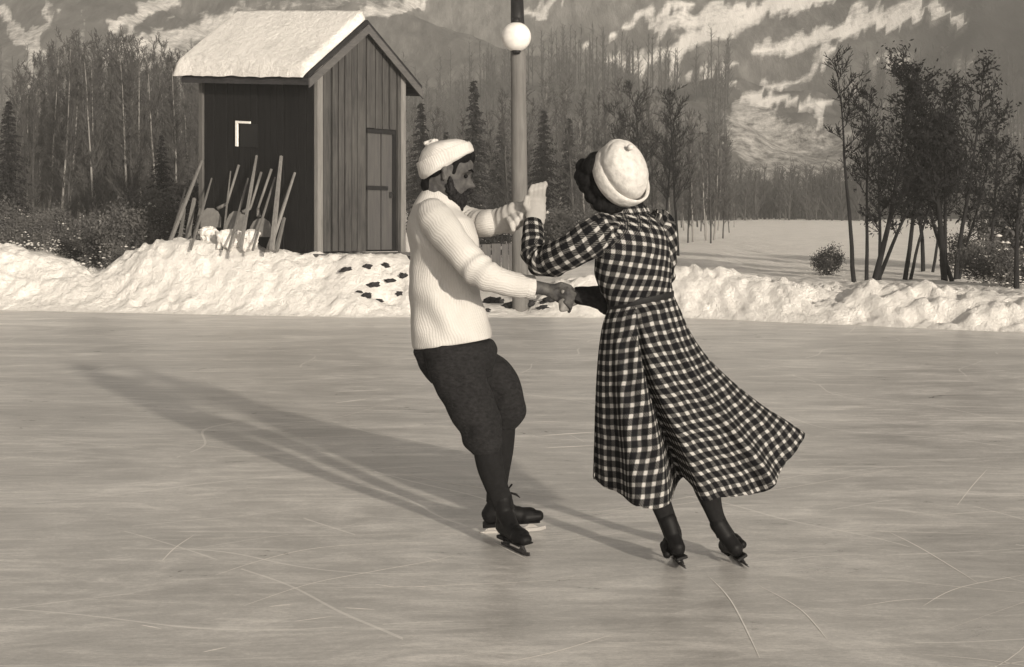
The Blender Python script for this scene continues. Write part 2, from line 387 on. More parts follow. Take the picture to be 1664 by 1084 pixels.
# mountainside: rises behind the meadow; snow patches and a painted haze pallor are shaped on the slope
SP = [ # snow polylines, plus wide pale ones for painted haze: [(px,py)...], radius px, strength
 ([(960,78),(1000,60),(1050,22),(1110,8)], 7, 1), ([(1005,98),(1035,108),(1060,92),(1100,78),(1160,50),(1230,20),(1340,-10)], 17, 1), ([(1036,100),(1044,130)], 9, 1),
 ([(1070,40),(1130,30),(1200,10)], 14, .9), ([(1080,138),(1100,125),(1140,118),(1190,105)], 8, .9), ([(1178,130),(1195,140)], 9, .9),
 ([(1235,85),(1290,75),(1350,55),(1420,40),(1480,22)], 15, .95), ([(1330,120),(1340,95),(1345,60)], 13, .8), ([(1240,140),(1300,132),(1340,118)], 9, .8),
 ([(1225,160),(1290,165),(1340,172),(1330,190)], 9, 1), ([(1215,215),(1280,240),(1360,250)], 60, .56), ([(1230,290),(1360,300)], 45, .5), ([(1195,180),(1260,200)], 25, .7), ([(1390,130),(1400,160),(1440,170)], 14, .5), ([(1560,110),(1610,160),(1650,220)], 18, .5), ([(1600,250),(1650,190)], 18, .4),  # the wide faint ones paint haze onto the valley slope
 ([(1400,20),(1500,8),(1560,30)], 14, .8), ([(1440,95),(1470,110)], 16, .7),
 ([(0,20),(40,70),(45,110)], 12, .7), ([(85,5),(60,70),(50,140)], 10, .7), ([(135,15),(130,100)], 7, .5), ([(190,50),(230,20),(270,5)], 15, .8),
 ([(180,100),(240,70),(290,62),(340,45),(380,30)], 17, .8), ([(240,110),(300,80)], 15, .6), ([(390,20),(480,10),(640,-4)], 10, .5), ([(300,50),(420,8)], 12, .5),
 ([(860,25),(880,15),(920,6)], 9, .9), ([(640,15),(600,20),(690,4)], 12, .8), ([(10,180),(40,200),(50,250)], 22, .45), ([(0,100),(30,160)], 18, .4)]
HAZY = []
def mountain_z(x, y):
    t = y-150
    if t < 0: return lerp_table([(110, 1.2), (150, 3.0)], y)
    tq = min(t, 135); z = 3.0 + .30*tq + .0009*tq*tq - max(0, t-150)*.25
    g = 16*fbm(x*.011+.006*y, y*.007, 2, 4)*min(1, t/60) + 4*fbm(x*.04+y*.03, y*.02, 9, 3)*min(1, t/30)
    return z+g
V = []; Fc = []; A = []
ys = []; y = 112.; st = 3.
while y < 330: ys.append(y); st = 2.0; y += st
cols = []
u = -1.5
while u < 1.5: cols.append(u); u += (.0022 if abs(u) < .40 else .03)
def seg(p, a, b):
    ax, ay = a; bx, by = b; dx, dy = bx-ax, by-ay; t = max(0, min(1, ((p[0]-ax)*dx+(p[1]-ay)*dy)/(dx*dx+dy*dy+1e-9)))
    return math.hypot(p[0]-ax-t*dx, p[1]-ay-t*dy)
for y in ys:
    for u in cols:
        x = u*y; z = mountain_z(x, y)+1.1*fbm(x*.12, y*.12, 3, 3)*min(1, max(0, y-150)/20); V.append((x, y, z))
        px = CX+F*x/y; py = HY-F*(z-ZC)/y; m = 0
        if -80 < py < 300:
            wx = px + 22*fbm(px*.03, py*.04, 4, 5); wy = py + 16*fbm(px*.035, py*.05, 8, 5)
            for pl, rad, sg in SP:
                if min(q[0] for q in pl)-60 < wx < max(q[0] for q in pl)+60:
                    dd = (.9 if rad < 20 else 1)*min(seg((wx, wy), a_, b_) for a_, b_ in zip(pl, pl[1:]))
                    m = max(m, sg*(1-ss(rad*.55, rad*1.25, dd)))
        if 1400 < px and py < 300: m = max(m, 0) if m > .4 else -ss(1430, 1520, px+20*fbm(px*.02, py*.02, 2, 3))*(1-ss(170, 280, py))
        if py <= -80: m = max(0, min(1, .5+1.5*fbm(x*.02, y*.02, 5, 4)))
        A.append(m)
nc = len(cols)
for i in range(len(ys)-1):
    for j in range(nc-1): Fc.append((i*nc+j, i*nc+j+1, (i+1)*nc+j+1, (i+1)*nc+j))
mm = MB_('mountain_slope', .95, .1); at = mm.n('ShaderNodeAttribute', attribute_name='mask')
wood = mm.noise(mm.coord('Object', (1, .25, .35), (0, R(12), 0)), .55, 8, .72); big = mm.noise(mm.coord('Object'), .018, 5, .6)
fine = mm.noise(mm.coord('Object'), .7, 6, .75)
base = mm.ramp(mm.math('ADD', mm.math('MULTIPLY', wood, .5), mm.math('MULTIPLY', big, .5)), [(.38, .07), (.5, .13), (.64, .26)])
fac = mm.math('MULTIPLY', mm.math('ADD', mm.math('SUBTRACT', at.outputs['Fac'], .42), mm.math('MULTIPLY', mm.math('SUBTRACT', fine, .5), 1.2)), 1.9, None, True)
dk = mm.math('MULTIPLY', mm.math('MULTIPLY', at.outputs['Fac'], -1.0, None, True), .75)
mm.col(mm.mix(fac, mm.mix(dk, base, .03), .82)); mm.bump(wood, .7, .6)
tag(mesh('mountainside', V, Fc, mm.m, attr=A), kind='structure')

# the valley air: one even box of thin haze round everything
hz = Solid().box((0, 125, 44), (530, 225, 47)).build('haze', None); hz['kind'] = 'stuff'; hz['label'] = 'thin cold haze filling the valley'
hm = bpy.data.materials.new('valley_haze'); hm.use_nodes = True; ht = hm.node_tree; ht.nodes.clear()
hv = ht.nodes.new('ShaderNodeVolumePrincipled'); hv.inputs['Color'].default_value = (.93, .915, .88, 1); hv.inputs['Density'].default_value = HAZE; hv.inputs['Anisotropy'].default_value = .0
ho = ht.nodes.new('ShaderNodeOutputMaterial'); ht.links.new(hv.outputs[0], ho.inputs['Volume']); hz.data.materials.clear(); hz.data.materials.append(hm)

# skate scratches: thin raised ribbons of ice dust lying on the ice
def ribbon(name, pts, wpx):
    rows = spline([list(map(float, p)) for p in pts], 10); V = []; Fc = []; 
    C = []
    for px, py in rows:
        Y = ZC*F/(py-HY); C.append(Vector(((px-CX)/F*Y, Y, .0)))
    n = len(C)
    for i, c in enumerate(C):
        T = (C[min(i+1, n-1)]-C[max(i-1, 0)]).normalized(); s = Vector((-T.y, T.x, 0)); t = i/(n-1)
        wd = wpx*(.25+math.sin(PI*t))*(.6+.6*abs(noise.noise(Vector((i*.7, wpx, 0)))))*.5
        for k, z in ((-1, .0010), (0, .0012), (1, .0010)): V.append(c+s*wd*k+Vector((0,0,z)))
    for i in range(n-1):
        for k in (0, 1): Fc.append((i*3+k, i*3+k+1, i*3+k+4, i*3+k+3))
    tag(mesh(name, V, Fc, DUST, smooth=False), kind='structure')
DUST = simple('ice_dust', .86, .96, 60, .9, .1)
for pts, wd in [([(350,935),(420,912),(500,893),(600,884),(740,880)], .010), ([(395,985),(500,950),(600,930),(700,912),(740,902)], .010), ([(263,912),(285,890),(315,870)], .008),
    ([(803,882),(830,896),(857,909)], .012), ([(1445,865),(1500,893),(1590,948)], .010), ([(1555,822),(1580,790),(1605,762)], .008), ([(1690,930),(1560,955),(1500,985)], .008),
    ([(1230,950),(1300,990),(1345,1040)], .008), ([(1150,935),(1190,980),(1235,1070)], .008), ([(1520,838),(1600,832),(1660,834)], .012),
    ([(230,1016),(262,1022)], .012), ([(330,1060),(368,1052)], .012), ([(437,986),(475,982)], .014), ([(560,988),(610,991)], .014), ([(478,1010),(540,1002)], .010), ([(815,1078),(900,1060),(1000,1030)], .010),
    ([(1400,985),(1470,975),(1560,972)], .008), ([(545,655),(600,648)], .04), ([(540,637),(620,634)], .04), ([(880,708),(970,702)], .05), ([(885,728),(968,724)], .04), ([(610,950),(640,954)], .012), ([(672,953),(705,955)], .012)]:
    ribbon('skate_scratch', pts, wd*.8)

rs = random.Random(41); V = []; Fc = []
for _ in range(75):
    Y = rs.uniform(3.9, 19)**1.0; x0 = rs.uniform(-.42, .42)*Y; a0 = rs.gauss(0, .5); cur = rs.gauss(0, .5); L_ = rs.uniform(.5, 3.5); n = 14; p = Vector((x0, Y, 0)); wdt = rs.uniform(.0012, .0035)*(Y/6)**.5; k0 = len(V)
    for i in range(n+1):
        d = Vector((math.cos(a0+cur*i/n), math.sin(a0+cur*i/n), 0)); sN = Vector((-d.y, d.x, 0))*wdt*math.sin(PI*(i+.3)/(n+.6))
        V += [p-sN+Vector((0,0,.0008)), p+sN+Vector((0,0,.0008))]; p = p+d*L_/n
    for i in range(n): Fc.append((k0+2*i, k0+2*i+1, k0+2*i+3, k0+2*i+2))
tag(mesh('skate_scratch', V, Fc, simple('faint_dust', .8, .92, 40, .9, .1), smooth=False), kind='structure')
# ------------------------------------------------------------------ trees
def frame(T):
    a = T.cross(Vector((0,0,1)))
    if a.length < .1: a = T.cross(Vector((1,0,0)))
    a.normalize(); return a, T.cross(a)
def prism(V, Fc, p, q, r0, r1, N=4):
    T = (q-p).normalized(); a, b = frame(T); n = len(V)
    for c, r in ((p, r0), (q, r1)):
        for j in range(N): th = 2*PI*j/N; V.append(c+(a*math.cos(th)+b*math.sin(th))*r)
    for j in range(N): k = (j+1) % N; Fc.append((n+j, n+k, n+N+k, n+N+j))
def bare_tree(seed, h, r, spread=.35, levels=3, nb=16, start=.25, wob=.05, leaf=0, leafsize=.06, upw=.9, stems=None, minr=.0035):
    rnd = random.Random(seed); TV, TF, CV, CF = [], [], [], []
    def leafs(p, k):
        for _ in range(k):
            c = p+Vector((rnd.gauss(0,.1), rnd.gauss(0,.1), rnd.gauss(0,.1))); a = Vector((rnd.uniform(-1,1), rnd.uniform(-1,1), rnd.uniform(-1,1))).normalized(); b = a.orthogonal().normalized(); n = len(CV); s = leafsize*rnd.uniform(.5, 1.3)
            CV.extend([c-a*s, c+b*s*.5, c+a*s, c-b*s*.5]); CF.append((n, n+1, n+2, n+3))
    def branch(p, d, ln, rad, lev):
        n = max(2, int(5-lev)); q = p
        for i in range(n):
            d = (d+Vector((rnd.gauss(0,.16), rnd.gauss(0,.16), rnd.gauss(.04,.10)))).normalized(); nq = q+d*ln/n
            r0 = max(minr, rad*(1-i/n*.7)); r1 = max(minr*.8, rad*(1-(i+1)/n*.7))
            prism(CV, CF, q, nq, r0, r1, 3)
            if lev < levels:
                for _ in range(2 if lev == 1 else 2):
                    ax = Vector((rnd.gauss(0,1), rnd.gauss(0,1), rnd.gauss(.5,.6))).normalized()
                    branch(q.lerp(nq, rnd.random()), (d*.9+ax*.75).normalized(), ln*rnd.uniform(.35,.6), rad*.45, lev+1)
            elif leaf and rnd.random() < leaf: leafs(nq, 3)
            q = nq
    stems = stems or [((0,0,0), (rnd.gauss(0,.04), rnd.gauss(0,.04), 1), h, r)]
    for base, dr, sh, sr in stems:
        q = Vector(base); d = Vector(dr).normalized(); N = 12; pts = [q.copy()]
        for i in range(N):
            d = (d+Vector((rnd.gauss(0,wob), rnd.gauss(0,wob), .02))).normalized(); q = q+d*sh/N; pts.append(q.copy())
        for i in range(N):
            prism(TV, TF, pts[i], pts[i+1], max(.006, sr*(1-i/N*.9)), max(.005, sr*(1-(i+1)/N*.9)), 7)
        for k in range(int(nb*sh/h)):
            t = start+(1-start)*((k+rnd.random())/(nb*sh/h)); f = t*N; i = min(N-1, int(f)); p = pts[i].lerp(pts[i+1], f-i)
            az = rnd.uniform(0, 2*PI); dd = Vector((math.cos(az), math.sin(az), upw*rnd.uniform(.6,1.3))).normalized()
            branch(p, dd, spread*sh*(1.15-t*.75)*rnd.uniform(.6,1.1), max(.008, sr*(1-t)*.5), 1)
    return (TV, TF), (CV, CF)
def spruce(seed, h, w, snow=.0):
    rnd = random.Random(seed); TV, TF, CV, CF = [], [], [], []
    prism(TV, TF, Vector((0,0,-.2)), Vector((0,0,h)), .02*h, .006, 8)
    z = h*.06
    while z < h*.985:
        rr = w*(1-z/h)**.85*rnd.uniform(.75,1.15)+.03; nb = int(7+9*(1-z/h)); a0 = rnd.random()*6
        for k in range(nb):
            az = a0+2*PI*k/nb+rnd.gauss(0,.25); L = rr*rnd.uniform(.5,1.2); zj = rnd.gauss(0,.012*h); dp = rnd.uniform(.15,.5); dr = Vector((math.cos(az), math.sin(az), 0)); sd_ = Vector((-dr.y, dr.x, 0))
            n_ = max(3, int(L/.09)); 
            for i in range(n_):
                t = (i+.5)/n_; c = Vector((0,0,z+zj))+dr*L*t+Vector((0,0,-dp*L*t*t+.06*t*L)); wd = (.05+.16*L*(1-t))*rnd.uniform(.6,1.2)
                for _ in range(3):
                    s1 = sd_*rnd.uniform(-1,1)*wd; n = len(CV); ln = rnd.uniform(.05,.11)*(1+.06*h); dd = (dr*rnd.uniform(.2,1)+sd_*rnd.uniform(-.8,.8)+Vector((0,0,rnd.uniform(-.9,.1)))).normalized()*ln
                    pw = dd.orthogonal().normalized()*ln*.22
                    CV.extend([c+s1-pw, c+s1+dd*.6-pw*.9, c+s1+dd, c+s1+pw]); CF.append((n, n+1, n+2, n+3))
        z += h*rnd.uniform(.022,.036)*(.7+.6*(1-z/h))
    return (TV, TF), (CV, CF)
def make_tree(name, parts, mats, loc, rz, sc, label, cat, group):
    root = empty(name, loc, rz, label, cat, group); root.scale = (sc, sc, sc)
    for nm, (V, Fc), mt in zip(('trunk', 'crown'), parts, mats):
        mesh(nm, V, Fc, mt, root, smooth=(nm == 'trunk'))
    return root
def copy_tree(o, loc, rz, sc, label=None, group=None, mats=None):
    r = o.copy(); COL.objects.link(r); r.location = loc; r.rotation_euler = (0,0,rz); r.scale = (sc if isinstance(sc, tuple) else (sc,sc,sc))
    if label: r['label'] = label
    if group: r['group'] = group
    for ch in o.children:
        c = ch.copy(); COL.objects.link(c); c.parent = r
    return r
def gx(px, Y): return (px-CX)/F*Y
def ground(px, Y): x = gx(px, Y); return Vector((x, Y, (H(x, Y) if Y < 112 else mountain_z(x, Y))-.05))
rnd = random.Random(11)
# left grove
G = 'slender bare trees of the grove left of the hut'; LB = 'slender bare grey tree of the dense grove left of the hut'
protos = []
for k in range(5):
    pt = bare_tree(20+k, 9.0, .075, .16, 3, 26, .12, .018, upw=2.2, minr=.009)
    protos.append((pt, (BARK_P if k in (0, 3) else BARK, TWIG)))
spots = []
for i in range(132):
    px = -30+i*2.85+rnd.uniform(-9, 9); Y = rnd.uniform(38, 78); top = lerp_table([(0,200),(50,110),(120,75),(250,85),(330,110)], px)+rnd.uniform(-20, 45)
    spots.append((px, Y, top))
first = {}
for i, (px, Y, top) in enumerate(spots):
    g = ground(px, Y); h = (HY-top)/F*Y+ZC-g.z; k = i % 5
    if k not in first:
        first[k] = make_tree('bare_tree', protos[k][0], protos[k][1], g, rnd.uniform(0,6), h/9, LB, 'tree', G)
    else: copy_tree(first[k], g, rnd.uniform(0, 6), h/9)
    if k in (0, 3):
        for q in (first[k], list(COL.objects)[-3]):
            if q.name.startswith('bare_tree'): q['label'] = 'slender bare tree with pale trunk in the grove left of the hut'; q['group'] = 'pale trunked trees of the grove left of the hut'
# grove behind the skaters and lamp
G2 = 'bare trees of the grove behind the skaters'; LB2 = 'slender bare grey tree of the grove behind the two skaters'
for i in range(64):
    px = 655+i*8.6+rnd.uniform(-8, 8); Y = rnd.uniform(48, 88); top = lerp_table([(650,190),(760,170),(860,140),(960,150),(1050,140),(1130,190),(1200,250)], px)+rnd.uniform(-15, 50)
    g = ground(px, Y); h = (HY-top)/F*Y+ZC-g.z
    copy_tree(first[i % 5], g, rnd.uniform(0, 6), h/9, LB2, G2)
# nearer bare trees behind the woman
near = [(1047, 44, 145, 'bare tree with forked crown rising just above the woman\'s white hat'), (1078, 42, 165, 'dark bare tree rising behind the woman\'s right shoulder'), (1102, 40, 150, 'tallest dark bare trunk right of the woman\'s head'),
        (1147, 56, 190, 'left pale stem of the two thin trees at the meadow edge'), (1160, 56, 200, 'right pale stem of the two thin trees at the meadow edge'), (1020, 46, 175, 'bare tree half hidden behind the white beret')]
pD = bare_tree(61, 6.0, .06, .24, 3, 22, .3, .03, upw=1.2, minr=.007)
nd = None
for i, (px, Y, top, lb) in enumerate(near):
    g = ground(px, Y); h = (HY-top)/F*Y+ZC-g.z
    if nd is None: nd = make_tree('bare_tree', pD, (BARK_D, TWIG_D), g, 1.0, h/6, lb, 'tree', 'bare trees right of the skaters')
    elif 'pale' in lb: copy_tree(first[0], g, rnd.uniform(0,6), h/9, lb, 'bare trees right of the skaters')
    else: copy_tree(nd, g, rnd.uniform(0, 6), h/6, lb)
# spruces
sp1 = spruce(5, 6.0, 1.15); sp2 = spruce(9, 6.0, 1.5)
spr = [(770, 50, 128, sp1, 'pointed dark spruce between the hut and the lamp post'), (684, 46, 165, sp1, 'dark spruce close against the right side of the hut'), (884, 50, 180, sp2, 'dark spruce just right of the lamp post'),
       (14, 36, 165, sp2, 'dark spruce at the left end of the grove'), (262, 36, 220, sp2, 'low dark spruce beside the left wall of the hut'), (925, 56, 190, sp1, 'dark spruce behind the woman\'s dark hair'), (815, 58, 200, sp2, 'small spruce hidden behind the lamp post'), (725, 60, 215, sp2, 'spruce behind the man\'s white cap')]
s0 = {}
for px, Y, top, pt, lb in spr:
    g = ground(px, Y); h = (HY-top)/F*Y+ZC-g.z; key = id(pt)
    if key not in s0: s0[key] = make_tree('spruce_tree', pt, (BARK_D, NEEDLE), g, rnd.uniform(0,6), h/6, lb, 'spruce', 'spruces behind the rink')
    else: copy_tree(s0[key], g, rnd.uniform(0, 6), h/6, lb)
# right-hand clump of dark alders
def alder(seed, name, px, Y, top, lean, leaf, lb, r=.05, extra=None, nb=18, start=.3):
    g = ground(px, Y); h = (HY-top)/F*Y+ZC-g.z
    stems = [((0,0,0), (lean, 0, 1), h, r)]
    if extra: stems += [((e[0],0,0), (e[1], .1, 1), h*e[2], r*.7) for e in extra]
    pt = bare_tree(seed, h, r, .22, 3, nb, start, .035, leaf, .05, .9, stems, .006)
    make_tree('alder_tree', pt, (BARK_D, TWIG_D), g, 0, 1, lb, 'tree', 'dark alders on the right bank')
alder(101, 'a', 1388, 26, 95, -.09, .0, 'thin dark alder, leftmost of the clump on the right bank', .045, None, 12, .55)
alder(102, 'a', 1408, 27, 150, -.01, .06, 'straight thin alder second from the left in the right clump', .04, None, 14, .45)
alder(103, 'a', 1420, 27, 115, .22, .10, 'alder with two stems forking right from its base', .06, [(.05, .38, .8), (.1, .05, .7)])
alder(104, 'a', 1470, 28, 120, .08, .14, 'leafy dark alder in the middle of the right clump', .05, [(.1, .3, .8)])
alder(105, 'a', 1535, 27, 105, -.12, .16, 'thick dark alder leaning left, right of the clump\'s middle', .065, [(.15, -.3, .8), (0, .1, .9)])
alder(106, 'a', 1553, 28, 110, .06, .16, 'dark alder with crooked stem and heavy crown', .05, [(.05, .25, .7)])
alder(107, 'a', 1610, 30, 180, .02, .10, 'shorter dark alder near the right edge of the bank', .045)
alder(108, 'a', 1652, 24, 250, -.05, .06, 'dark alder at the far right end of the bank', .05, None, 12, .4)
alder(109, 'a', 1500, 32, 95, .0, .14, 'tall dark alder at the back of the right clump', .05, [(.2, .2, .9)])
# shrubs at the foot of the groves, some carrying snow
def shrub(seed):
    stems = []; r_ = random.Random(seed)
    for k in range(9): stems.append(((r_.gauss(0,.004), r_.gauss(0,.004), 0), (r_.gauss(0,.45), r_.gauss(0,.45), 1), r_.uniform(.7,1.1), .012))
    return bare_tree(seed, 1.0, .012, .35, 3, 7, .2, .06, .5, .03, .8, stems, .004)
def snowclumps(seed, n=260):
    r_ = random.Random(seed); V = []; Fc = []
    for _ in range(n):
        rr_ = abs(r_.gauss(0,.36)); az = r_.uniform(0, 6.28); c = Vector((rr_*math.cos(az), rr_*math.sin(az), r_.uniform(.05,.85)*(1.1-rr_))); k = len(V); s1 = r_.uniform(.010,.045)
        for dx, dy, dz in ((1,0,0),(0,1,0),(-1,0,0),(0,-1,0),(0,0,.6),(0,0,-.4)): V.append(c+Vector((dx*s1*r_.uniform(.6,1.8), dy*s1*r_.uniform(.6,1.8), dz*s1)))
        Fc += [(k,k+1,k+4),(k+1,k+2,k+4),(k+2,k+3,k+4),(k+3,k,k+4),(k+1,k,k+5),(k+2,k+1,k+5),(k+3,k+2,k+5),(k,k+3,k+5)]
    return V, Fc
sh0 = []
for k in range(3):
    (t, c) = shrub(200+k); root = empty('snowy_shrub', (0,0,0), 0, 'x', 'shrub', 'snowy shrubs at the foot of the trees')
    mesh('stem', *t, BARK, root); mesh('foliage', *c, TWIG_S, root, False); mesh('snow_fleck', *snowclumps(300+k), SNOW, root)['kind'] = 'stuff'; sh0.append(root)
used = set()
shl = [(6,30,1.0),(60,32,.8),(95,34,1.0),(130,33,.9),(165,31,.8),(205,30,1.1),(235,32,1.5),(270,31,1.0),(300,34,1.4),(30,36,1.2),(190,27.2,.55),(915,38,1.2),(960,40,1.2),(890,44,1.5),(1600,26,.7),(1640,25,.7),(1575,29,.9),(1660,32,1.8),(1345,30,.6)]
names = {6:'snow flecked shrub at the left edge below the spruce', 190:'small dark shrub in the dip of the snow bank', 235:'dark bushy shrub just left of the hut'}
for i, (px, Y, s) in enumerate(shl):
    g = ground(px, Y)
    side = 'twiggy snow flecked shrub at the foot of the left grove' if px < 400 else ('twiggy shrub on the snow behind the skaters' if px < 1200 else 'twiggy dark shrub behind the right snow bank')
    lb = names.get(px, side); k = i % 3
    gr = {'twiggy snow flecked shrub at the foot of the left grove':'shrubs of the left grove', 'twiggy shrub on the snow behind the skaters':'shrubs behind the skaters'}.get(side, 'shrubs of the right bank')
    if k not in used:
        used.add(k); o = sh0[k]; o.location = g; o.scale = (s, s, s); o['label'] = lb; o['group'] = gr
    else: copy_tree(sh0[k], g, rnd.uniform(0, 6), s, lb, gr)
# far wood on the hillside: one mass nobody could count
V = []; Fc = []
r2 = random.Random(77)
for i in range(1900):
    px = r2.uniform(-80, 1740) if i < 1650 else r2.uniform(1150, 1420); Y = r2.uniform(118, 205); x = gx(px, Y)
    if Y > 150 and fbm(x*.03, Y*.03, 6, 3) < -.25: continue
    if 1185 < px < 1400 and (Y > 150 or r2.random() < .1): continue
    z = mountain_z(x, Y) if Y > 112 else H(x, Y); h = r2.uniform(4.5, 8.5)*(.62 if 1185 < px < 1400 else 1); b = Vector((x, Y, z-.3)); top = b+Vector((r2.gauss(0,.2), 0, h))
    prism(V, Fc, b, top, .10, .03, 4)
    for k in range(26):
        t = r2.uniform(.15, 1); p = b.lerp(top, t); az = r2.uniform(0, 6.28); L = (1.15-t)*2.0*r2.uniform(.5, 1.1)
        q = p+Vector((math.cos(az)*L*.6, math.sin(az)*L*.6, L*.9)); prism(V, Fc, p, q, .035, .012, 3)
        p2 = p.lerp(q, .5); prism(V, Fc, p2, p2+Vector((r2.gauss(0,.4), r2.gauss(0,.4), r2.uniform(.2,.8))), .025, .012, 3)
tag(mesh('distant_wood', V, Fc, TWIG, smooth=False), 'hazy grey wood covering the foot of the far hillside', 'wood', kind='stuff')

# ------------------------------------------------------------------ hut
hut = empty('wooden_hut', (gx(510,24), 24, .9), 0, 'small dark wooden hut with snow covered gable roof on the snow bank', 'hut')
c0 = Vector((gx(514,24), 24, .0)); al = R(50)
U = Vector((math.cos(al), math.sin(al), 0)); W = Vector((-math.sin(al), math.cos(al), 0)); g_n = Vector((math.sin(al), -math.cos(al), 0))
wd = 2.08; L = 2.92; zb = .97; ze = 4.03; zr = 4.82; upz = .22
def hp(u, v, z): return c0+U*u+W*v+Vector((0,0,z+upz*(v/L)*(1 if z > 2 else .0)))
def roofz(u): return ze+(zr-ze)*(1-abs(u-wd/2)/(wd/2))
# gable boards with real gaps over a dark backing
S = Solid()
S.hexa([hp(.02,.03,zb), hp(wd-.02,.03,zb), hp(wd-.02,.06,zb), hp(.02,.06,zb)], [hp(.02,.03,ze), hp(wd-.02,.03,ze), hp(wd-.02,.06,ze), hp(.02,.06,ze)])
S.hexa([hp(.02,.03,ze), hp(wd-.02,.03,ze), hp(wd-.02,.06,ze), hp(.02,.06,ze)], [hp(wd/2-.01,.03,zr-.03), hp(wd/2+.01,.03,zr-.03), hp(wd/2+.01,.06,zr-.03), hp(wd/2-.01,.06,zr-.03)])
for v0, v1 in ((L-.06, L-.03),):
    S.hexa([hp(.02,v0,zb), hp(wd-.02,v0,zb), hp(wd-.02,v1,zb), hp(.02,v1,zb)], [hp(.02,v0,ze), hp(wd-.02,v0,ze), hp(wd-.02,v1,ze), hp(.02,v1,ze)])
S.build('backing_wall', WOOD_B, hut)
rh = random.Random(5)
S = Solid(); u = .15; DU0 = 1.14
while u < wd-.06:
    bw_ = rh.choice((.11,.14,.16,.19)); bw_ = min(bw_, wd-.03-u); z0 = zb+rh.uniform(0,.02); pr = rh.uniform(-.012,.006)
    if u+bw_ > DU0 and u < wd-.2: z0 = 3.08+rh.uniform(0,.01)
    S.hexa([hp(u,pr-.012,z0), hp(u+bw_,pr-.012,z0), hp(u+bw_,.028,z0), hp(u,.028,z0)], [hp(u,pr-.012,roofz(u)-.01), hp(u+bw_,pr-.012,roofz(u+bw_)-.01), hp(u+bw_,.028,roofz(u+bw_)-.01), hp(u,.028,roofz(u)-.01)])
    u += bw_+rh.choice((.022,.034,.05))
S.build('gable_wall', WOOD_L, hut)
for u0 in (.0, wd-.12):
    S = Solid(); S.hexa([hp(u0,-.03,zb-.1), hp(u0+.12,-.03,zb-.1), hp(u0+.12,.05,zb-.1), hp(u0,.05,zb-.1)], [hp(u0,-.03,roofz(u0+.06)), hp(u0+.12,-.03,roofz(u0+.06)), hp(u0+.12,.05,roofz(u0+.06)), hp(u0,.05,roofz(u0+.06))])
    S.build('corner_post', WOOD_P, hut)
# side walls (dark boards, shade of the wall put into their colour)
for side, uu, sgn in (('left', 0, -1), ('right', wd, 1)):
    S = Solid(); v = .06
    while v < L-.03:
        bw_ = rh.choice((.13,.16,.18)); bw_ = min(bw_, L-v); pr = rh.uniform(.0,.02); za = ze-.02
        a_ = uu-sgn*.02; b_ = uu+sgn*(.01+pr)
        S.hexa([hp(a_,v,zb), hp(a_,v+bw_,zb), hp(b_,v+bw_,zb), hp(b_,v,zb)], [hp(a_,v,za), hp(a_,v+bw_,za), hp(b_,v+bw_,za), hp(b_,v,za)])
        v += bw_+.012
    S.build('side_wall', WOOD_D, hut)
# pale far corner post seen at the left end
S = Solid(); S.hexa([hp(-.05,L,zb-.1), hp(.07,L,zb-.1), hp(.07,L+.1,zb-.1), hp(-.05,L+.1,zb-.1)], [hp(-.05,L,ze), hp(.07,L,ze), hp(.07,L+.1,ze), hp(-.05,L+.1,ze)])
S.build('corner_post', m_wood('rear_post_wood', .07, .12), hut)
# roof slabs
th = .07; ohF = .14; ohB = .25; ov = .30
def slope(side, t0, t1, zoff, thk, v0, v1):
    def pt(t, v, dz):
        if side < 0: u = wd/2-(wd/2+ov)*t
        else: u = wd/2+(wd/2+ov)*t
        z = zr-(zr-ze)/(wd/2)*(wd/2+ov)*t
        return hp(u, v, z+dz)
    return ([pt(t0,v0,zoff), pt(t1,v0,zoff), pt(t1,v1,zoff), pt(t0,v1,zoff)], [pt(t0,v0,zoff+thk), pt(t1,v0,zoff+thk), pt(t1,v1,zoff+thk), pt(t0,v1,zoff+thk)])
S = Solid()
for sde in (-1, 1): S.hexa(*slope(sde, 0 if sde < 0 else .002, 1, .02, th, -ohF, L+ohB))
rf = S.build('roof', m_wood('roof_boards_dark', .012, .03, False), hut)
S = Solid()
for sde in (-1, 1):
    b, t = slope(sde, .0, 1.0, -.14, .15, -ohF-.03, -ohF+.0-.003); S.hexa(b, t)
S.build('barge_board', WOOD_BARGE, rf and hut)
S = Solid(); b, t = slope(-1, .97, 1.005, -.09, .10, -ohF, L+ohB); S.hexa(b, t); b, t = slope(1, .97, 1.005, -.09, .10, -ohF, L+ohB); S.hexa(b, t)
S.build('eave_board', m_wood('eave_wood', .02, .05, False), hut)
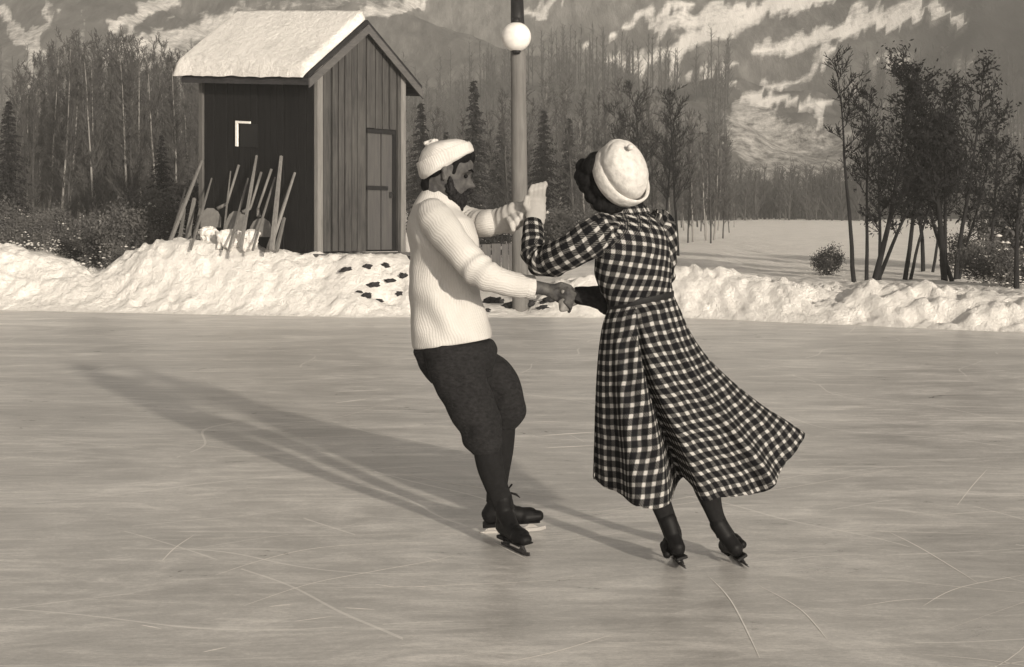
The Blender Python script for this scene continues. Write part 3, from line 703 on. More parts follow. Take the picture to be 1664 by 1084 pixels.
# snow on both slopes: thick soft slab
def roof_snow(side):
    NU, NV = 26, 60; V = []; Fc = []
    def base(t, v): 
        u = wd/2-(wd/2+ov)*t if side < 0 else wd/2+(wd/2+ov)*t
        return hp(u, v, zr-(zr-ze)/(wd/2)*(wd/2+ov)*t)
    top = []; bot = []
    for i in range(NV+1):
        rowt = []; rowb = []
        for j in range(NU+1):
            fv = i/NV; ft = j/NU; v = -ohF+.06+(L+ohB+ohF+.12)*fv; t = ft*1.05
            if ft > .9: t += .018*noise.noise(Vector((v*2.6, side, 0)))+.008*noise.noise(Vector((v*9, side, 0)))
            e = min(1, min(fv, 1-fv)/.035); e2 = min(1, (1-ft)/.07); e0 = 1 if side < 0 else min(1, ft/.06+.6)
            k = math.sqrt(max(0, 1-(1-e)**2))*math.sqrt(max(0, 1-(1-e2)**2))*e0
            thk = .015+(.15+.07*fv+.02*fbm(v*.9, t*1.2, side, 2))*k
            p = base(t, v); p2 = p+Vector((0,0,.095+thk)); 
            if ft > .93: p2.z -= .03*(ft-.93)/.07
            rowt.append(p2); rowb.append(p+Vector((0,0,.094-.04*max(0, (t-1)*20)*.5)))
        top.append(rowt); bot.append(rowb)
    n = NU+1
    V = [p for r_ in top for p in r_]+[p for r_ in bot for p in r_]; o_ = n*(NV+1)
    for i in range(NV):
        for j in range(NU):
            a_ = i*n+j; Fc.append((a_, a_+1, a_+n+1, a_+n)); Fc.append((o_+a_, o_+a_+n, o_+a_+n+1, o_+a_+1))
    for i in range(NV):
        for j in (0, NU): a_ = i*n+j; Fc.append((a_, a_+n, o_+a_+n, o_+a_))
    for j in range(NU):
        for i in (0, NV): a_ = i*n+j; Fc.append((a_, a_+1, o_+a_+1, o_+a_))
    return V, Fc
for sde in (-1, 1):
    if sde > 0: continue
    o = mesh('roof_snow', *roof_snow(sde), SNOW); weld(o, 1e-5); reparent(o, hut)
# door in the gable, two dark strap hinges
S = Solid(); 
for a_, b_ in ((DU0+.02, DU0+.32), (DU0+.35, DU0+.60)):
    S.hexa([hp(a_,-.02,zb+.03), hp(b_,-.02,zb+.03), hp(b_,.02,zb+.03), hp(a_,.02,zb+.03)], [hp(a_,-.02,3.0), hp(b_,-.02,3.0), hp(b_,.02,3.0), hp(a_,.02,3.0)])
door = S.build('door', m_wood('door_boards', .055, .085), hut)
for z0, ext in ((3.0, .66), (2.03, .5)):
    S = Solid(); S.hexa([hp(DU0-.02,-.05,z0), hp(DU0-.02+ext,-.05,z0), hp(DU0-.02+ext,-.021,z0), hp(DU0-.02,-.021,z0)], [hp(DU0-.02,-.05,z0+.07), hp(DU0-.02+ext,-.05,z0+.07), hp(DU0-.02+ext,-.021,z0+.07), hp(DU0-.02,-.021,z0+.07)])
    S.build('door_rail', IRON, hut)
S = Solid(); S.box(hp(DU0+.55,-.055,1.95), (.02,.02,.05)); S.bar(hp(DU0+.53,-.06,1.98), hp(DU0+.60,-.06,1.98), .012, .012, 8); S.build('handle', IRON, door)
# small window in the dark wall
S = Solid(); v0, v1, z0, z1 = 1.42, 1.87, 2.64, 3.04
S.hexa([hp(-.05,v0,z0), hp(-.05,v1,z0), hp(-.03,v1,z0), hp(-.03,v0,z0)], [hp(-.05,v0,z1), hp(-.05,v1,z1), hp(-.03,v1,z1), hp(-.03,v0,z1)])
wn = S.build('window', DARKPANE, hut)
S = Solid(); v1 = 1.93
S.hexa([hp(-.075,v1,z0), hp(-.075,v1+.05,z0), hp(-.045,v1+.05,z0), hp(-.045,v1,z0)], [hp(-.075,v1,z1+.04), hp(-.075,v1+.05,z1+.04), hp(-.045,v1+.05,z1+.04), hp(-.045,v1,z1+.04)])
S.hexa([hp(-.073,v1-.33,z1), hp(-.073,v1-.002,z1), hp(-.045,v1-.002,z1), hp(-.045,v1-.33,z1)], [hp(-.073,v1-.33,z1+.038), hp(-.073,v1-.002,z1+.038), hp(-.045,v1-.002,z1+.038), hp(-.045,v1-.33,z1+.038)])
S.build('window_frame', LIT_WHITE, hut)  # only the two edges that catch light, their brightness painted white
# plank sill under the gable and dark footing at its right corner
S = Solid(); S.hexa([hp(-.1,-.16,zb-.08), hp(wd+.1,-.16,zb-.08), hp(wd+.1,.3,zb-.08), hp(-.1,.3,zb-.08)], [hp(-.1,-.16,zb-.02), hp(wd+.1,-.16,zb-.02), hp(wd+.1,.3,zb-.02), hp(-.1,.3,zb-.02)])
S.build('sill_plank', m_wood('sill_wood', .05, .12, False), hut)
S = Solid(); S.hexa([hp(wd-.2,-.1,.0), hp(wd+.12,-.1,.0), hp(wd+.12,L,.0), hp(wd-.2,L,.0)], [hp(wd-.12,-.1,zb-.085), hp(wd+.08,-.1,zb-.085), hp(wd+.08,L,zb-.085), hp(wd-.12,L,zb-.085)])
S.build('footing', ROCK, hut)

# ------------------------------------------------------------------ shovels, brooms and boards leaning on the dark wall
def wallpt(px, py, out):       # point at a given distance in front of the dark wall, seen at px,py
    # plane through c0 - U*out spanned by W and z
    q = c0-U*out; n = U
    d = Vector(((px-CX)/F, 1, -(py-HY)/F)); o = Vector((0,0,ZC))
    t = (q-o).dot(n)/d.dot(n); return o+d*t
def zp(x, y): return 275+x/6.02, 240+y/6.02      # zoomed-crop coordinates to photo pixels
shovels = [((400,770),(400,590),(550,600),(680,170), 'rounded wooden snow shovel, leftmost of three leaning on the hut'),
           ((640,830),(660,620),(780,640),(900,240), 'rounded wooden snow shovel, middle of three leaning on the hut'),
           ((880,860),(900,690),(850,650),(1000,210), 'rounded wooden snow shovel, rightmost of three leaning on the hut')]
for bot, top, sock, end, lb in shovels:
    B = wallpt(*zp(*bot), .55); T = wallpt(*zp(*top), .42); E = wallpt(*zp(*end), .05); K = wallpt(*zp(*sock), .36)
    sh = empty('snow_shovel', B, 0, lb, 'shovel', 'snow shovels leaning on the hut')
    up_ = (T-B).normalized(); sdv = Vector((1,-.15,0)).normalized(); hw = .18; hh = (T-B).length; nr = up_.cross(sdv).normalized()
    out_ = [(-hw,0), (hw,0), (hw*1.02,hh*.55), (hw*.75,hh*.85), (hw*.3,hh), (-hw*.3,hh), (-hw*.75,hh*.85), (-hw*1.02,hh*.55)]
    V = [B+sdv*a_+up_*b_+nr*(.03*abs(a_/hw)**2) for a_, b_ in out_]; V2 = [v+nr*.018 for v in V]; n = len(V)
    Fc = [tuple(range(n)), tuple(range(2*n-1, n-1, -1))]+[(i, (i+1) % n, n+(i+1) % n, n+i) for i in range(n)]
    reparent(mesh('blade', V+V2, Fc, WOOD_S, None, False), sh)
    S = Solid(); S.bar(T.lerp(K, .5), K.lerp(E, .12), .035, .026, 8); S.bar(K.lerp(E, .12), E, .02, .024, 8); S.build('handle', WOOD_P, sh, smooth=True)
poles = [((560,600),(600,230),.018,'thin grey pole behind the leftmost shovel handle',WOOD_S), ((700,560),(770,300),.022,'short pole with knobbed foot between the left shovels',WOOD_S),
         ((800,400),(855,80),.032,'pale board standing tallest in the middle of the tool row',WOOD_P), ((940,600),(1035,290),.022,'thin pole just left of the tall pale board',WOOD_S),
         ((1045,580),(1095,85),.045,'wide pale board standing upright among the tools',WOOD_P), ((1085,690),(1230,245),.036,'pale pole leaning right, rightmost of the tools',WOOD_P),
         ((970,990),(1060,720),.045,'dark slat leaning at the foot of the rightmost pole',WOOD_S), ((1050,1000),(1125,690),.045,'dark slat nearest the hut door among the tools',WOOD_S),
         ((180,870),(245,500),.055,'wide pale board leaning left of the shovels',WOOD_P), ((105,880),(150,600),.04,'weathered slat left of the wide pale board',WOOD_S), ((190,460),(320,130),.04,'dark board leaning high at the left end of the row',WOOD_S),
         ((60,760),(160,400),.03,'dark pole at the far left end of the tool row',WOOD_S), ((345,540),(415,300),.022,'short dim pole above the leftmost shovel',WOOD_S), ((250,850),(300,600),.03,'dark slat beside the leftmost shovel',WOOD_S)]
for (a_, b_, r_, lb, mt) in poles:
    r_ *= .85; A_ = wallpt(*zp(*a_), .48); B_ = wallpt(*zp(*b_), .07)
    # carry the foot down to the snow along the same line
    dirn = (A_-B_).normalized(); foot = A_+dirn*max(0, (A_.z-1.0))/max(.2, -dirn.z)*.98
    S = Solid(); S.bar(foot, A_, r_*1.15, r_*1.1, 5); S.bar(A_, B_, r_*1.1, r_*.75, 5)
    o = S.build('leaning_pole', mt); tag(o, lb, 'pole', 'poles and slats leaning on the hut')
# lumps of snow lying before the shovels
for i, (x_, y_, r_, lb) in enumerate([(385,820,.11,'small bright snow lump before the leftmost shovel'), (600,860,.15,'largest bright snow lump before the middle shovel'), (790,860,.11,'bright snow lump before the rightmost shovel')]):
    c = wallpt(*zp(x_, y_), .72); bm = bmesh.new(); bmesh.ops.create_icosphere(bm, subdivisions=4, radius=1)
    for v in bm.verts:
        k = 1+.45*noise.noise(v.co*1.5+Vector((x_, 0, 0)))+.28*noise.noise(v.co*3.7+Vector((0, x_, 0)))+.12*noise.noise(v.co*9)
        v.co = Vector((v.co.x*1.5, v.co.y*1.0, v.co.z*(.75 if v.co.z > 0 else 1.9)))*k*r_
    me = bpy.data.meshes.new('snow_lump'); bm.to_mesh(me); bm.free(); me.materials.append(SNOW)
    for p_ in me.polygons: p_.use_smooth = True
    o = bpy.data.objects.new('snow_lump', me); COL.objects.link(o); o.location = c; tag(o, lb, 'snow lump', 'snow lumps before the shovels')

# ------------------------------------------------------------------ dark clods and stones in the bank
def rock(px, py, Y, r_, lb, gr, sq=(1.3,1,.7)):
    c = P(px, py, Y); bm = bmesh.new(); bmesh.ops.create_icosphere(bm, subdivisions=3, radius=1)
    for v in bm.verts:
        k = 1+.75*noise.noise(v.co*1.3+Vector((px, 0, 0)))+.45*noise.noise(v.co*3.1+Vector((0, px, 0)))
        v.co = Vector((v.co.x*sq[0]*(.8+(px*7 % 5)*.13), v.co.y*sq[1], (v.co.z+v.co.x*((px*3 % 7)-3)*.12)*sq[2]))*k*r_
    me = bpy.data.meshes.new('rock'); bm.to_mesh(me); bm.free(); me.materials.append(ROCK)
    o = bpy.data.objects.new('earth_clod', me); COL.objects.link(o); o.location = c; tag(o, lb, 'clod', gr)
def bankY(px, py):              # march along the view ray to the snow surface
    Y = 21.5
    while Y < 27:
        p = P(px, py, Y)
        if H(p.x, p.y) >= p.z: return Y
        Y += .03
    return 23.5
GC = 'dark earth clods in the snow below the hut'
for px, py, r_, lb in [(562,438,.05,'small dark clod at the left of the speckled snow face'), (598,433,.055,'dark clod just under the hut sill'), (628,432,.055,'dark clod below the hut door'), (606,463,.075,'biggest dark clod in the middle of the snow face'),
    (634,456,.055,'curved dark clod right of the biggest one'), (596,480,.06,'low dark clod left above the ice edge'), (616,490,.05,'lowest dark clod above the ice edge'), (648,478,.055,'dark clod nearest the man\'s back'), (655,448,.06,'dark clod under the hut\'s right corner'), (584,474,.03,'tiny dark clod beside the low one')]:
    rock(px, py, bankY(px, py)-.02, r_, lb, GC)
GR = 'dark clods around the lamp post foot'
for px, py, r_, lb in [(800,492,.16,'dark clod on the snow just left of the lamp post foot'), (830,500,.15,'dark clod touching the lamp post foot at left'), (862,496,.17,'wide dark clod at the right of the lamp post foot'), (893,488,.11,'small dark clod seen below the clasped bare hands'), (790,506,.07,'flat dark clod nearest the man\'s sweater'),(884,500,.06,'flat dark clod low on the ice edge')]:
    rock(px, py, bankY(px, py)+.02, r_*.9, lb, GR, (1.5, 1, .6))
# ------------------------------------------------------------------ board fence behind
fe = empty('board_fence', (gx(780,31), 31, .3), 0, 'low grey board fence between the man and the lamp post', 'fence')
S = Solid(); x = gx(668, 31)
while x < gx(838, 31):
    bw_ = rh.uniform(.14,.2); S.box((x+bw_/2, 31+rh.uniform(-.01,.01), .62), (bw_/2, .015, .42+rh.uniform(-.02,.02))); x += bw_+rh.choice((.008,.02))
S.build('board_panel', m_wood('fence_boards', .06, .12), fe)
S = Solid(); S.box((gx(755,31.05), 31.06, .85), (1.1, .025, .05)); S.build('rail', WOOD_B, fe)
# ------------------------------------------------------------------ lamp post
LY = 23.1
lp = empty('lamp_post', (gx(848,LY), LY, 0), 0, 'tall wooden lamp post carrying a round white globe', 'lamp post')
b = P(846, 506, LY); t = P(842, 80, LY); b.z = -.02
rings = []
for i in range(30):
    f = i/29; c = b.lerp(t, f); r_ = .132-.012*f+.003*noise.noise(Vector((0,0,i*.6))); rings.append([c+Vector((math.cos(2*PI*j/24), math.sin(2*PI*j/24), 0))*r_ for j in range(24)])
add_loft('pole', rings, POLE, lp)
S = Solid(); tt = P(840, -90, LY); S.bar(t, P(840,-10,LY)+Vector((0,0,0)), .115, .10, 16); S.bar(P(840,-10,LY), tt, .10, .09, 16); S.build('upper_mast', IRON, lp, smooth=True)
bm = bmesh.new(); bmesh.ops.create_uvsphere(bm, u_segments=40, v_segments=24, radius=.232); me = bpy.data.meshes.new('globe'); bm.to_mesh(me); bm.free()
for p_ in me.polygons: p_.use_smooth = True
me.materials.append(GLASS); o = bpy.data.objects.new('globe', me); COL.objects.link(o); o.location = P(839, 60, LY-.14); reparent(o, lp)
S = Solid(); gc = P(839, 60, LY-.14); S.bar(gc+Vector((0,0,.2)), gc+Vector((0,0,.30)), .09, .06, 16); S.build('globe_cap', IRON, lp, smooth=True); S = Solid(); S.bar(gc+Vector((0,0,-.27)), gc+Vector((0,0,-.2)), .05, .09, 16); S.bar(gc+Vector((0,0,-.25)), gc+Vector((0,.16,-.25)), .02, .02, 8); S.build('globe_fitting', IRON, lp, smooth=True)

# ------------------------------------------------------------------ people
HP = [(0,.052,.012,.018),(.008,.075,-.004,.034),(.022,.088,-.022,.046),(.042,.086,-.048,.056),(.058,.089,-.064,.061),(.075,.086,-.076,.066),(.10,.082,-.086,.071),(.122,.078,-.092,.074),(.142,.090,-.096,.076),(.172,.090,-.094,.076),(.200,.074,-.080,.066),(.220,.044,-.054,.042),(.229,.012,-.020,.012)]
def head_rings(O, up, fw, sc=1.0):
    sdv = up.cross(fw).normalized(); rings = []
    for z, f, b, w_ in spline([list(map(float, r)) for r in HP], 3):
        ring = []
        for j in range(56):
            th = 2*PI*j/56; cs, sn = math.cos(th), math.sin(th)
            x = (f+b)/2+(f-b)/2*math.copysign(abs(cs)**.92, cs); y = w_*math.copysign(abs(sn)**.92, sn)
            if cs > 0:
                x += .036*math.exp(-((y/.0135)**2))*math.exp(-(((z-.088)/.014)**2)) + .021*math.exp(-((y/.010)**2))*math.exp(-(((z-.112)/.018)**2))    # nose
                x -= .013*math.exp(-(((abs(y)-.031)/.014)**2))*math.exp(-(((z-.123)/.012)**2))                                                         # sockets
                x += .006*math.exp(-((y/.022)**2))*(math.exp(-(((z-.062)/.006)**2))+math.exp(-(((z-.048)/.006)**2)))                                  # lips
                x += .007*math.exp(-((y/.02)**2))*math.exp(-(((z-.018)/.012)**2))                                                                      # chin
                x += .005*math.exp(-(((abs(y)-.03)/.02)**2))*math.exp(-(((z-.143)/.007)**2))                                                           # brow
            ring.append(O+(fw*x+sdv*y+up*z)*sc)
        rings.append(ring)
    return rings, sdv
def px_chain(B, pts, dr=0):      # (px,py,Y,r_px)
    q = [(P(p[0], p[1], p[2]), p[3]*p[2]/F+dr) for p in pts]
    B.chain(q)
def boot(parent, pos, head, ankle, mat_blade, sc=1.0, shaft=True, bow=False, laces=False, tilt=0.0):
    """head: unit heading on the ice, lean: unit vector up through the boot"""
    X = head.normalized(); Z = (ankle-(pos-X*.064*sc)).normalized(); Yv = Z.cross(X).normalized(); X2 = Yv.cross(Z).normalized()
    def T(x, y, z, bl=False): return pos+(X2*x+Yv*y+Z*z)*sc
    B = Blob()
    for a_, b_, r0, r1, s in (((-.10,0,.088),(0,0,.088),.034,.035,1),((0,0,.086),(.085,.004,.078),.037,.037,1),((.07,-.012,.074),(.125,-.004,.072),.030,.024,1),((.07,.012,.074),(.125,.008,.072),.030,.024,1),
        ((-.10,0,.10),(-.068,0,.15),.038,.036,1),((0.0,0,.105),(-.05,0,.15),.034,.038,1),((-.068,0,.15),(-.06,0,.225),.038,.044,1),((-.07,0,.10),(.03,0,.09),.04,.036,1)):
        B.cap(T(*a_), T(*b_), r0*sc, r1*sc)
    bt = B.build('skate_boot', LEATHER, parent, .005, 3)
    S = Solid(); M = Matrix((X2, Yv, Z)).transposed()
    for (x0, x1, w_, z0, z1) in ((-.135,-.055,.028,.040,.056), (-.06,.0,.022,.048,.057), (.0,.13,.036,.049,.056)):
        S.box(T((x0+x1)/2, 0, (z0+z1)/2), ((x1-x0)/2*sc, w_*sc, (z1-z0)/2*sc), M)
    S.build('sole', LEATHER, bt, .003)
    S = Solid(); n = 16; prof = []
    for i in range(n+1):
        x = -.155+.31*i/n; e = max(0, (x-.11)/.045); zb_ = .008*e*e; prof.append((x, zb_, .016+.007*e))
    for (x0, b0, t0), (x1, b1, t1) in zip(prof, prof[1:]):
        S.hexa([T(x0,-.0022,b0), T(x1,-.0022,b1), T(x1,.0022,b1), T(x0,.0022,b0)], [T(x0,-.0022,t0), T(x1,-.0022,t1), T(x1,.0022,t1), T(x0,.0022,t0)])
    for x0 in (-.095, .085):
        S.hexa([T(x0-.035,-.003,.019), T(x0+.035,-.003,.019), T(x0+.035,.003,.019), T(x0-.035,.003,.019)], [T(x0-.01,-.006,.036), T(x0+.01,-.006,.036), T(x0+.01,.006,.036), T(x0-.01,.006,.036)])
        S.hexa([T(x0-.01,-.006,.0355), T(x0+.01,-.006,.0355), T(x0+.01,.006,.0355), T(x0-.01,.006,.0355)], [T(x0-.012,-.012,.050), T(x0+.012,-.012,.050), T(x0+.012,.012,.050), T(x0-.012,.012,.050)])
    S.build('blade', mat_blade, bt)
    if laces:
        B = Blob()
        for z in (.12,.14,.16,.18,.2): x = -.025+(.12-z)*.3; B.cap(T(x+.006,-.02,z), T(x+.012,.02,z+.004), .0035, .0035, 8)
        B.cap(T(-.015,0,.2), T(.03,-.01,.185), .005, .006, 8); B.cap(T(-.015,0,.2), T(.012,-.01,.235), .004, .005, 8); B.cap(T(.03,-.01,.185), T(.045,-.01,.17), .006, .003, 8)
        B.build('boot_lace', LEATHER, bt, .003, 1)
    if bow:
        B = Blob()
        for c in bow: B.cap(T(*c[:3]), T(c[0]+.02, c[1], c[2]+.012), c[3]*sc, c[3]*.8*sc)
        B.build('ankle_flap', LEATHER, bt, .004, 2)
    return bt

# ============================== the man
man = empty('person', (gx(830,6.3), 6.3, 0), 0, 'man in white knitted sweater, white cap and dark breeches skating and leaning back', 'person')
B = Blob()
th = R(15); up = Vector((math.sin(th), -.03, math.cos(th))).normalized(); fw = Vector((math.cos(th), .03, -math.sin(th))).normalized(); up = (up-fw*up.dot(fw)).normalized()
MO = P(716, 326, 6.31); MS = 1.08
hr, msd = head_rings(MO, up, fw, MS); B.rings(hr)
for s in (-1, 1):                        # ears
    c = MO+(up*.108+msd*.083*s-fw*.010)*MS
    B.cap(c+up*.018-fw*.006, c-up*.018+fw*.004, .016, .010, 10, .5, msd); B.cap(c+up*.012+msd*s*.006-fw*.008, c-up*.004+msd*s*.004, .008, .006, 10)
B.cap(MO+(fw*-.03+up*.07)*MS, P(712,352,6.33), .056, .062)
px_chain(B, [(712,352,6.33,26),(718,420,6.33,30),(728,500,6.35,32),(738,560,6.36,34)])
px_chain(B, [(712,352,6.18,17),(720,375,6.10,20),(782,443,6.0,15),(840,463,6.03,12),(868,466,6.06,11)])
px_chain(B, [(735,350,6.48,17),(770,362,6.42,13),(800,361,6.32,8),(822,353,6.24,6)])
px_chain(B, [(735,570,6.28,28),(775,680,6.22,20),(795,740,6.2,14),(806,790,6.24,8)])
px_chain(B, [(765,565,6.45,28),(822,655,6.47,20),(818,740,6.5,14),(808,790,6.55,8)])
# right hand, bare, closed round hers
px_chain(B, [(866,466,6.06,11.5),(893,471,6.08,10.5),(902,473,6.08,12),(916,477,6.08,12)])
px_chain(B, [(893,474,6.08,9),(914,485,6.08,10)])
for i in range(4): px_chain(B, [(906+i*1.2,467+i*6.2,6.06,3.6),(923-i*1.2,470+i*7.2,6.03,3.5),(934-i*2.2,478+i*7.2,6.05,3.2),(930-i*1.8,487+i*6.4,6.09,2.9)])
px_chain(B, [(896,468,6.06,5.5),(912,462,6.04,4.3),(926,466,6.05,3.8),(932,472,6.08,3.2)])
px_chain(B, [(822,353,6.24,6),(846,346,6.21,6)])
mb = B.build('body', SKIN, man, .0036, 1)
# eyes and brows
for s in (-1, 1):
    c = MO+(up*.121+msd*.031*s+fw*.0735)*MS; bm = bmesh.new(); bmesh.ops.create_uvsphere(bm, u_segments=16, v_segments=10, radius=.0085)
    me = bpy.data.meshes.new('eye'); bm.to_mesh(me); bm.free(); me.materials.append(EYE); o = bpy.data.objects.new('eye', me); COL.objects.link(o); o.location = c; reparent(o, mb)
    Bb = Blob(); q = MO+(up*.146+fw*.094)*MS; Bb.cap(q+msd*s*.012, q+msd*s*.032-fw*.006+up*.004, .005, .0055, 8); Bb.cap(q+msd*s*.032-fw*.006+up*.004, q+msd*s*.05-fw*.018-up*.002, .0055, .003, 8); Bb.build('eyebrow', HAIR, mb, .0025, 1)
# hair
B = Blob()
for f, u_, s_, r_ in ((-.045,.17,0,.066),(-.05,.13,.03,.058),(-.05,.13,-.03,.058),(-.055,.10,0,.052),(0,.18,.02,.070),(0,.18,-.02,.070),(.028,.186,.03,.050),(.028,.186,-.03,.050),(.045,.19,0,.050),(-.05,.075,0,.045),(-.06,.05,0,.04)):
    c = MO+(fw*f+up*u_+msd*s_)*MS; B.cap(c, c+up*.004, r_, r_)
for s in (-1, 1): c = MO+(fw*.022+up*.150+msd*s*.066)*MS; B.cap(c+up*.02, c-up*.03, .017, .010, 10)
B.build('hair', HAIR, man, .005, 2)
# beard and moustache
B = Blob()
for s in (-1, 1):
    pts = [(.016,.095,.066,.012),(.022,.062,.058,.021),(.045,.036,.044,.026),(.070,.022,.022,.028),(.080,.016,0,.028)]
    q = [(MO+(fw*a_+up*b_+msd*c_*s)*MS, r_) for a_, b_, c_, r_ in pts]; B.chain(q)
    q = [(MO+(fw*a_+up*b_+msd*c_*s)*MS, r_) for a_, b_, c_, r_ in [(.106,.070,.004,.011),(.101,.066,.020,.011),(.088,.050,.036,.009),(.075,.036,.036,.012)]]; B.chain(q)
B.cap(MO+(fw*.085+up*.028)*MS, MO+(fw*.080-up*.012)*MS, .024, .018)
o = B.build('beard', BEARD, man, .003, 1)
for v in o.data.vertices: v.co += v.normal*(.006*noise.noise(v.co*70)+.004*noise.noise(v.co*150)-.001)
# knitted cap
def capdisp(q, th, t): return .004*nz(q, 22)+.002*nz(q, 60)
hat = add_loft('knit_cap', LR([(690,292,761,253,6.31,6.30,.088),(682,281,765,244,6.31,6.30,.100),(680,268,763,234,6.31,6.30,.105),(683,254,755,228,6.31,6.30,.100),(688,243,742,226,6.31,6.30,.085),(694,236,728,227,6.31,6.30,.05),(702,232,714,229,6.31,6.30,.012)], 5, 72, 2.1, capdisp), KNIT_H, man)
add_loft('cap_cuff', LR([(688,293,765,250,6.31,6.30,.094),(683,288,770,245,6.31,6.30,.106),(679,277,768,238,6.31,6.30,.111),(677,266,763,230,6.31,6.30,.113),(683,266,757,235,6.31,6.30,.106)], 5, 72, 2.1, capdisp), KNIT_H, hat, cap=False)
B = Blob(); r4 = random.Random(3); c0_ = P(699, 233, 6.31)
for k in range(14): q = c0_+Vector((r4.gauss(0,.012), r4.gauss(0,.010), r4.gauss(.002,.008))); B.cap(q, q+Vector((.006,0,.004)), .010, .008, 8)
B.cap(c0_, P(709, 229, 6.31), .012, .010)
B.build('pompom', KNIT_H, hat, .004, 1)
# sweater
def swdisp(q, th, t):
    near_ = max(0, math.sin(th))
    w_ = .016*nz(q, 5, 2)+.008*nz(q, 12, 5)
    w_ += .015*near_*math.sin((q.z*1.0+q.x*1.1)*30+2.2*nz(q, 5))*ss(.1,.3,t)*(1-ss(.55,.75,t))     # drag folds at the waist
    return w_
sw = add_loft('sweater', LR([(678,566,798,546,6.36,6.36,.170),(671,564,799,545,6.36,6.36,.188),(667,545,796,528,6.36,6.36,.192),(667,505,785,490,6.35,6.35,.180),(668,465,778,455,6.34,6.34,.172),(667,425,776,418,6.34,6.34,.180),(662,385,776,385,6.34,6.34,.195),(664,355,768,360,6.34,6.34,.190),(673,334,758,350,6.34,6.34,.150),(684,316,750,344,6.34,6.33,.100),(692,304,746,338,6.34,6.33,.078)], 7, 120, 2.3, swdisp), KNIT, man)
add_loft('collar', LR([(688,310,751,344,6.34,6.33,.094),(691,302,750,337,6.34,6.33,.084),(693,298,749,333,6.34,6.33,.080),(696,299,745,332,6.34,6.33,.074)], 4, 72, 2.1), KNIT, sw, cap=False)
def sld(c, th, t): return .004*nz(c+Vector((math.cos(th), math.sin(th), t))*.06, 16)+.0045*math.sin(t*58+math.sin(th)*2.2)*math.exp(-((t-.58)/.15)**2)+.004*nz(c, 24)
o = add_loft('sleeve', tube([(699,340,6.20,22),(708,356,6.14,29),(724,377,6.09,28.5),(746,405,6.03,26),(768,430,6.0,26),(787,446,5.98,25.5),(808,455,5.99,22),(834,463,6.02,20.5),(855,466,6.05,18)], 7, 48, sld), KNIT, sw)
add_loft('cuff', tube([(851,466,6.05,18),(856,466,6.05,19.5),(866,467,6.06,19.5),(869,467,6.06,17),(869,467,6.06,11)], 4, 40), KNIT, o)
o = add_loft('sleeve', tube([(728,348,6.50,22),(745,354,6.48,24),(765,361,6.44,23),(783,363,6.38,22),(796,362,6.33,20)], 7, 48, sld), KNIT, sw)
add_loft('cuff', tube([(786,363,6.36,21),(790,363,6.35,22.5),(799,362,6.32,22),(801,362,6.32,19)], 4, 40), KNIT, o)
# grey gauntlet glove on the far hand, fingers over hers
B = Blob()
rr = tube([(788,362,6.34,16),(800,361,6.32,20),(815,359,6.28,21),(830,354,6.24,22),(845,346,6.21,20),(855,341,6.2,13)], 6, 32, lambda c, th, t: .0035*math.sin(t*44+math.sin(th)*1.5), flat=.6)
B.rings(rr)
for i in range(4): px_chain(B, [(826+8*i,356-5.5*i,6.19,4.6),(831+8*i,364-7*i,6.155,4.6),(834+8*i,373-8.5*i,6.155,4.3),(831+8*i,378-8.5*i,6.19,3.9)])
px_chain(B, [(838,338,6.22,6),(852,331,6.19,5),(860,338,6.17,4.4)])
B.build('glove', GLOVE, man, .004, 2)
# breeches
def brd(q, th, t): return .018*nz(q, 6, 3)*min(1,t*3)+.012*nz(q, 13, 9)+.008*math.sin((q.z-q.x*.8)*52+3*nz(q,5))*max(0, math.sin(th))*ss(.4,.7,t)
br = add_loft('breeches', LR([(684,556,784,550,6.36,6.36,.14),(676,568,800,553,6.36,6.36,.175),(680,585,808,568,6.36,6.36,.172),(688,604,806,592,6.36,6.36,.155),(700,622,802,612,6.36,6.36,.12)], 5, 72, 2.2, brd), BREECH, man)
add_loft('breeches_leg', LR([(685,560,772,558,6.27,6.27,.09),(692,602,788,596,6.26,6.26,.105),(709,635,798,628,6.24,6.24,.110),(727,668,808,660,6.22,6.22,.108),(745,700,815,692,6.21,6.21,.100),(758,722,815,715,6.20,6.20,.085),(770,737,808,732,6.20,6.20,.058)], 6, 60, 2.1, brd), BREECH, br)
add_loft('breeches_leg', LR([(735,570,794,566,6.45,6.45,.085),(758,596,828,592,6.46,6.46,.10),(775,628,846,622,6.46,6.46,.104),(785,655,853,650,6.47,6.47,.100),(795,678,851,674,6.48,6.48,.085),(803,697,838,695,6.49,6.49,.055)], 6, 60, 2.1, brd), BREECH, br)
# stockings
add_loft('stocking', LR([(768,715,813,710,6.20,6.20,.058),(770,738,815,732,6.20,6.20,.056),(776,765,819,760,6.22,6.22,.054),(786,790,825,786,6.24,6.24,.047),(797,815,833,811,6.27,6.27,.041),(803,830,836,826,6.28,6.28,.040)], 5, 32, 2), STOCK, man)
add_loft('stocking', LR([(796,682,838,680,6.49,6.49,.056),(796,705,837,705,6.49,6.49,.058),(795,735,834,735,6.50,6.50,.058),(793,762,829,762,6.52,6.52,.050),(791,790,824,792,6.55,6.55,.040),(790,815,820,815,6.57,6.57,.038)], 5, 32, 2), STOCK, man)
boot(man, Vector((gx(833,6.6), 6.6, 0)), Vector((1, .02, 0)), P(806, 806, 6.57), STEEL, .98, laces=True)
p_ = Vector((gx(838,6.22), 6.22, 0)); boot(man, p_, Vector((.40, -.92, 0)), P(817, 815, 6.27), DSTEEL, .98)

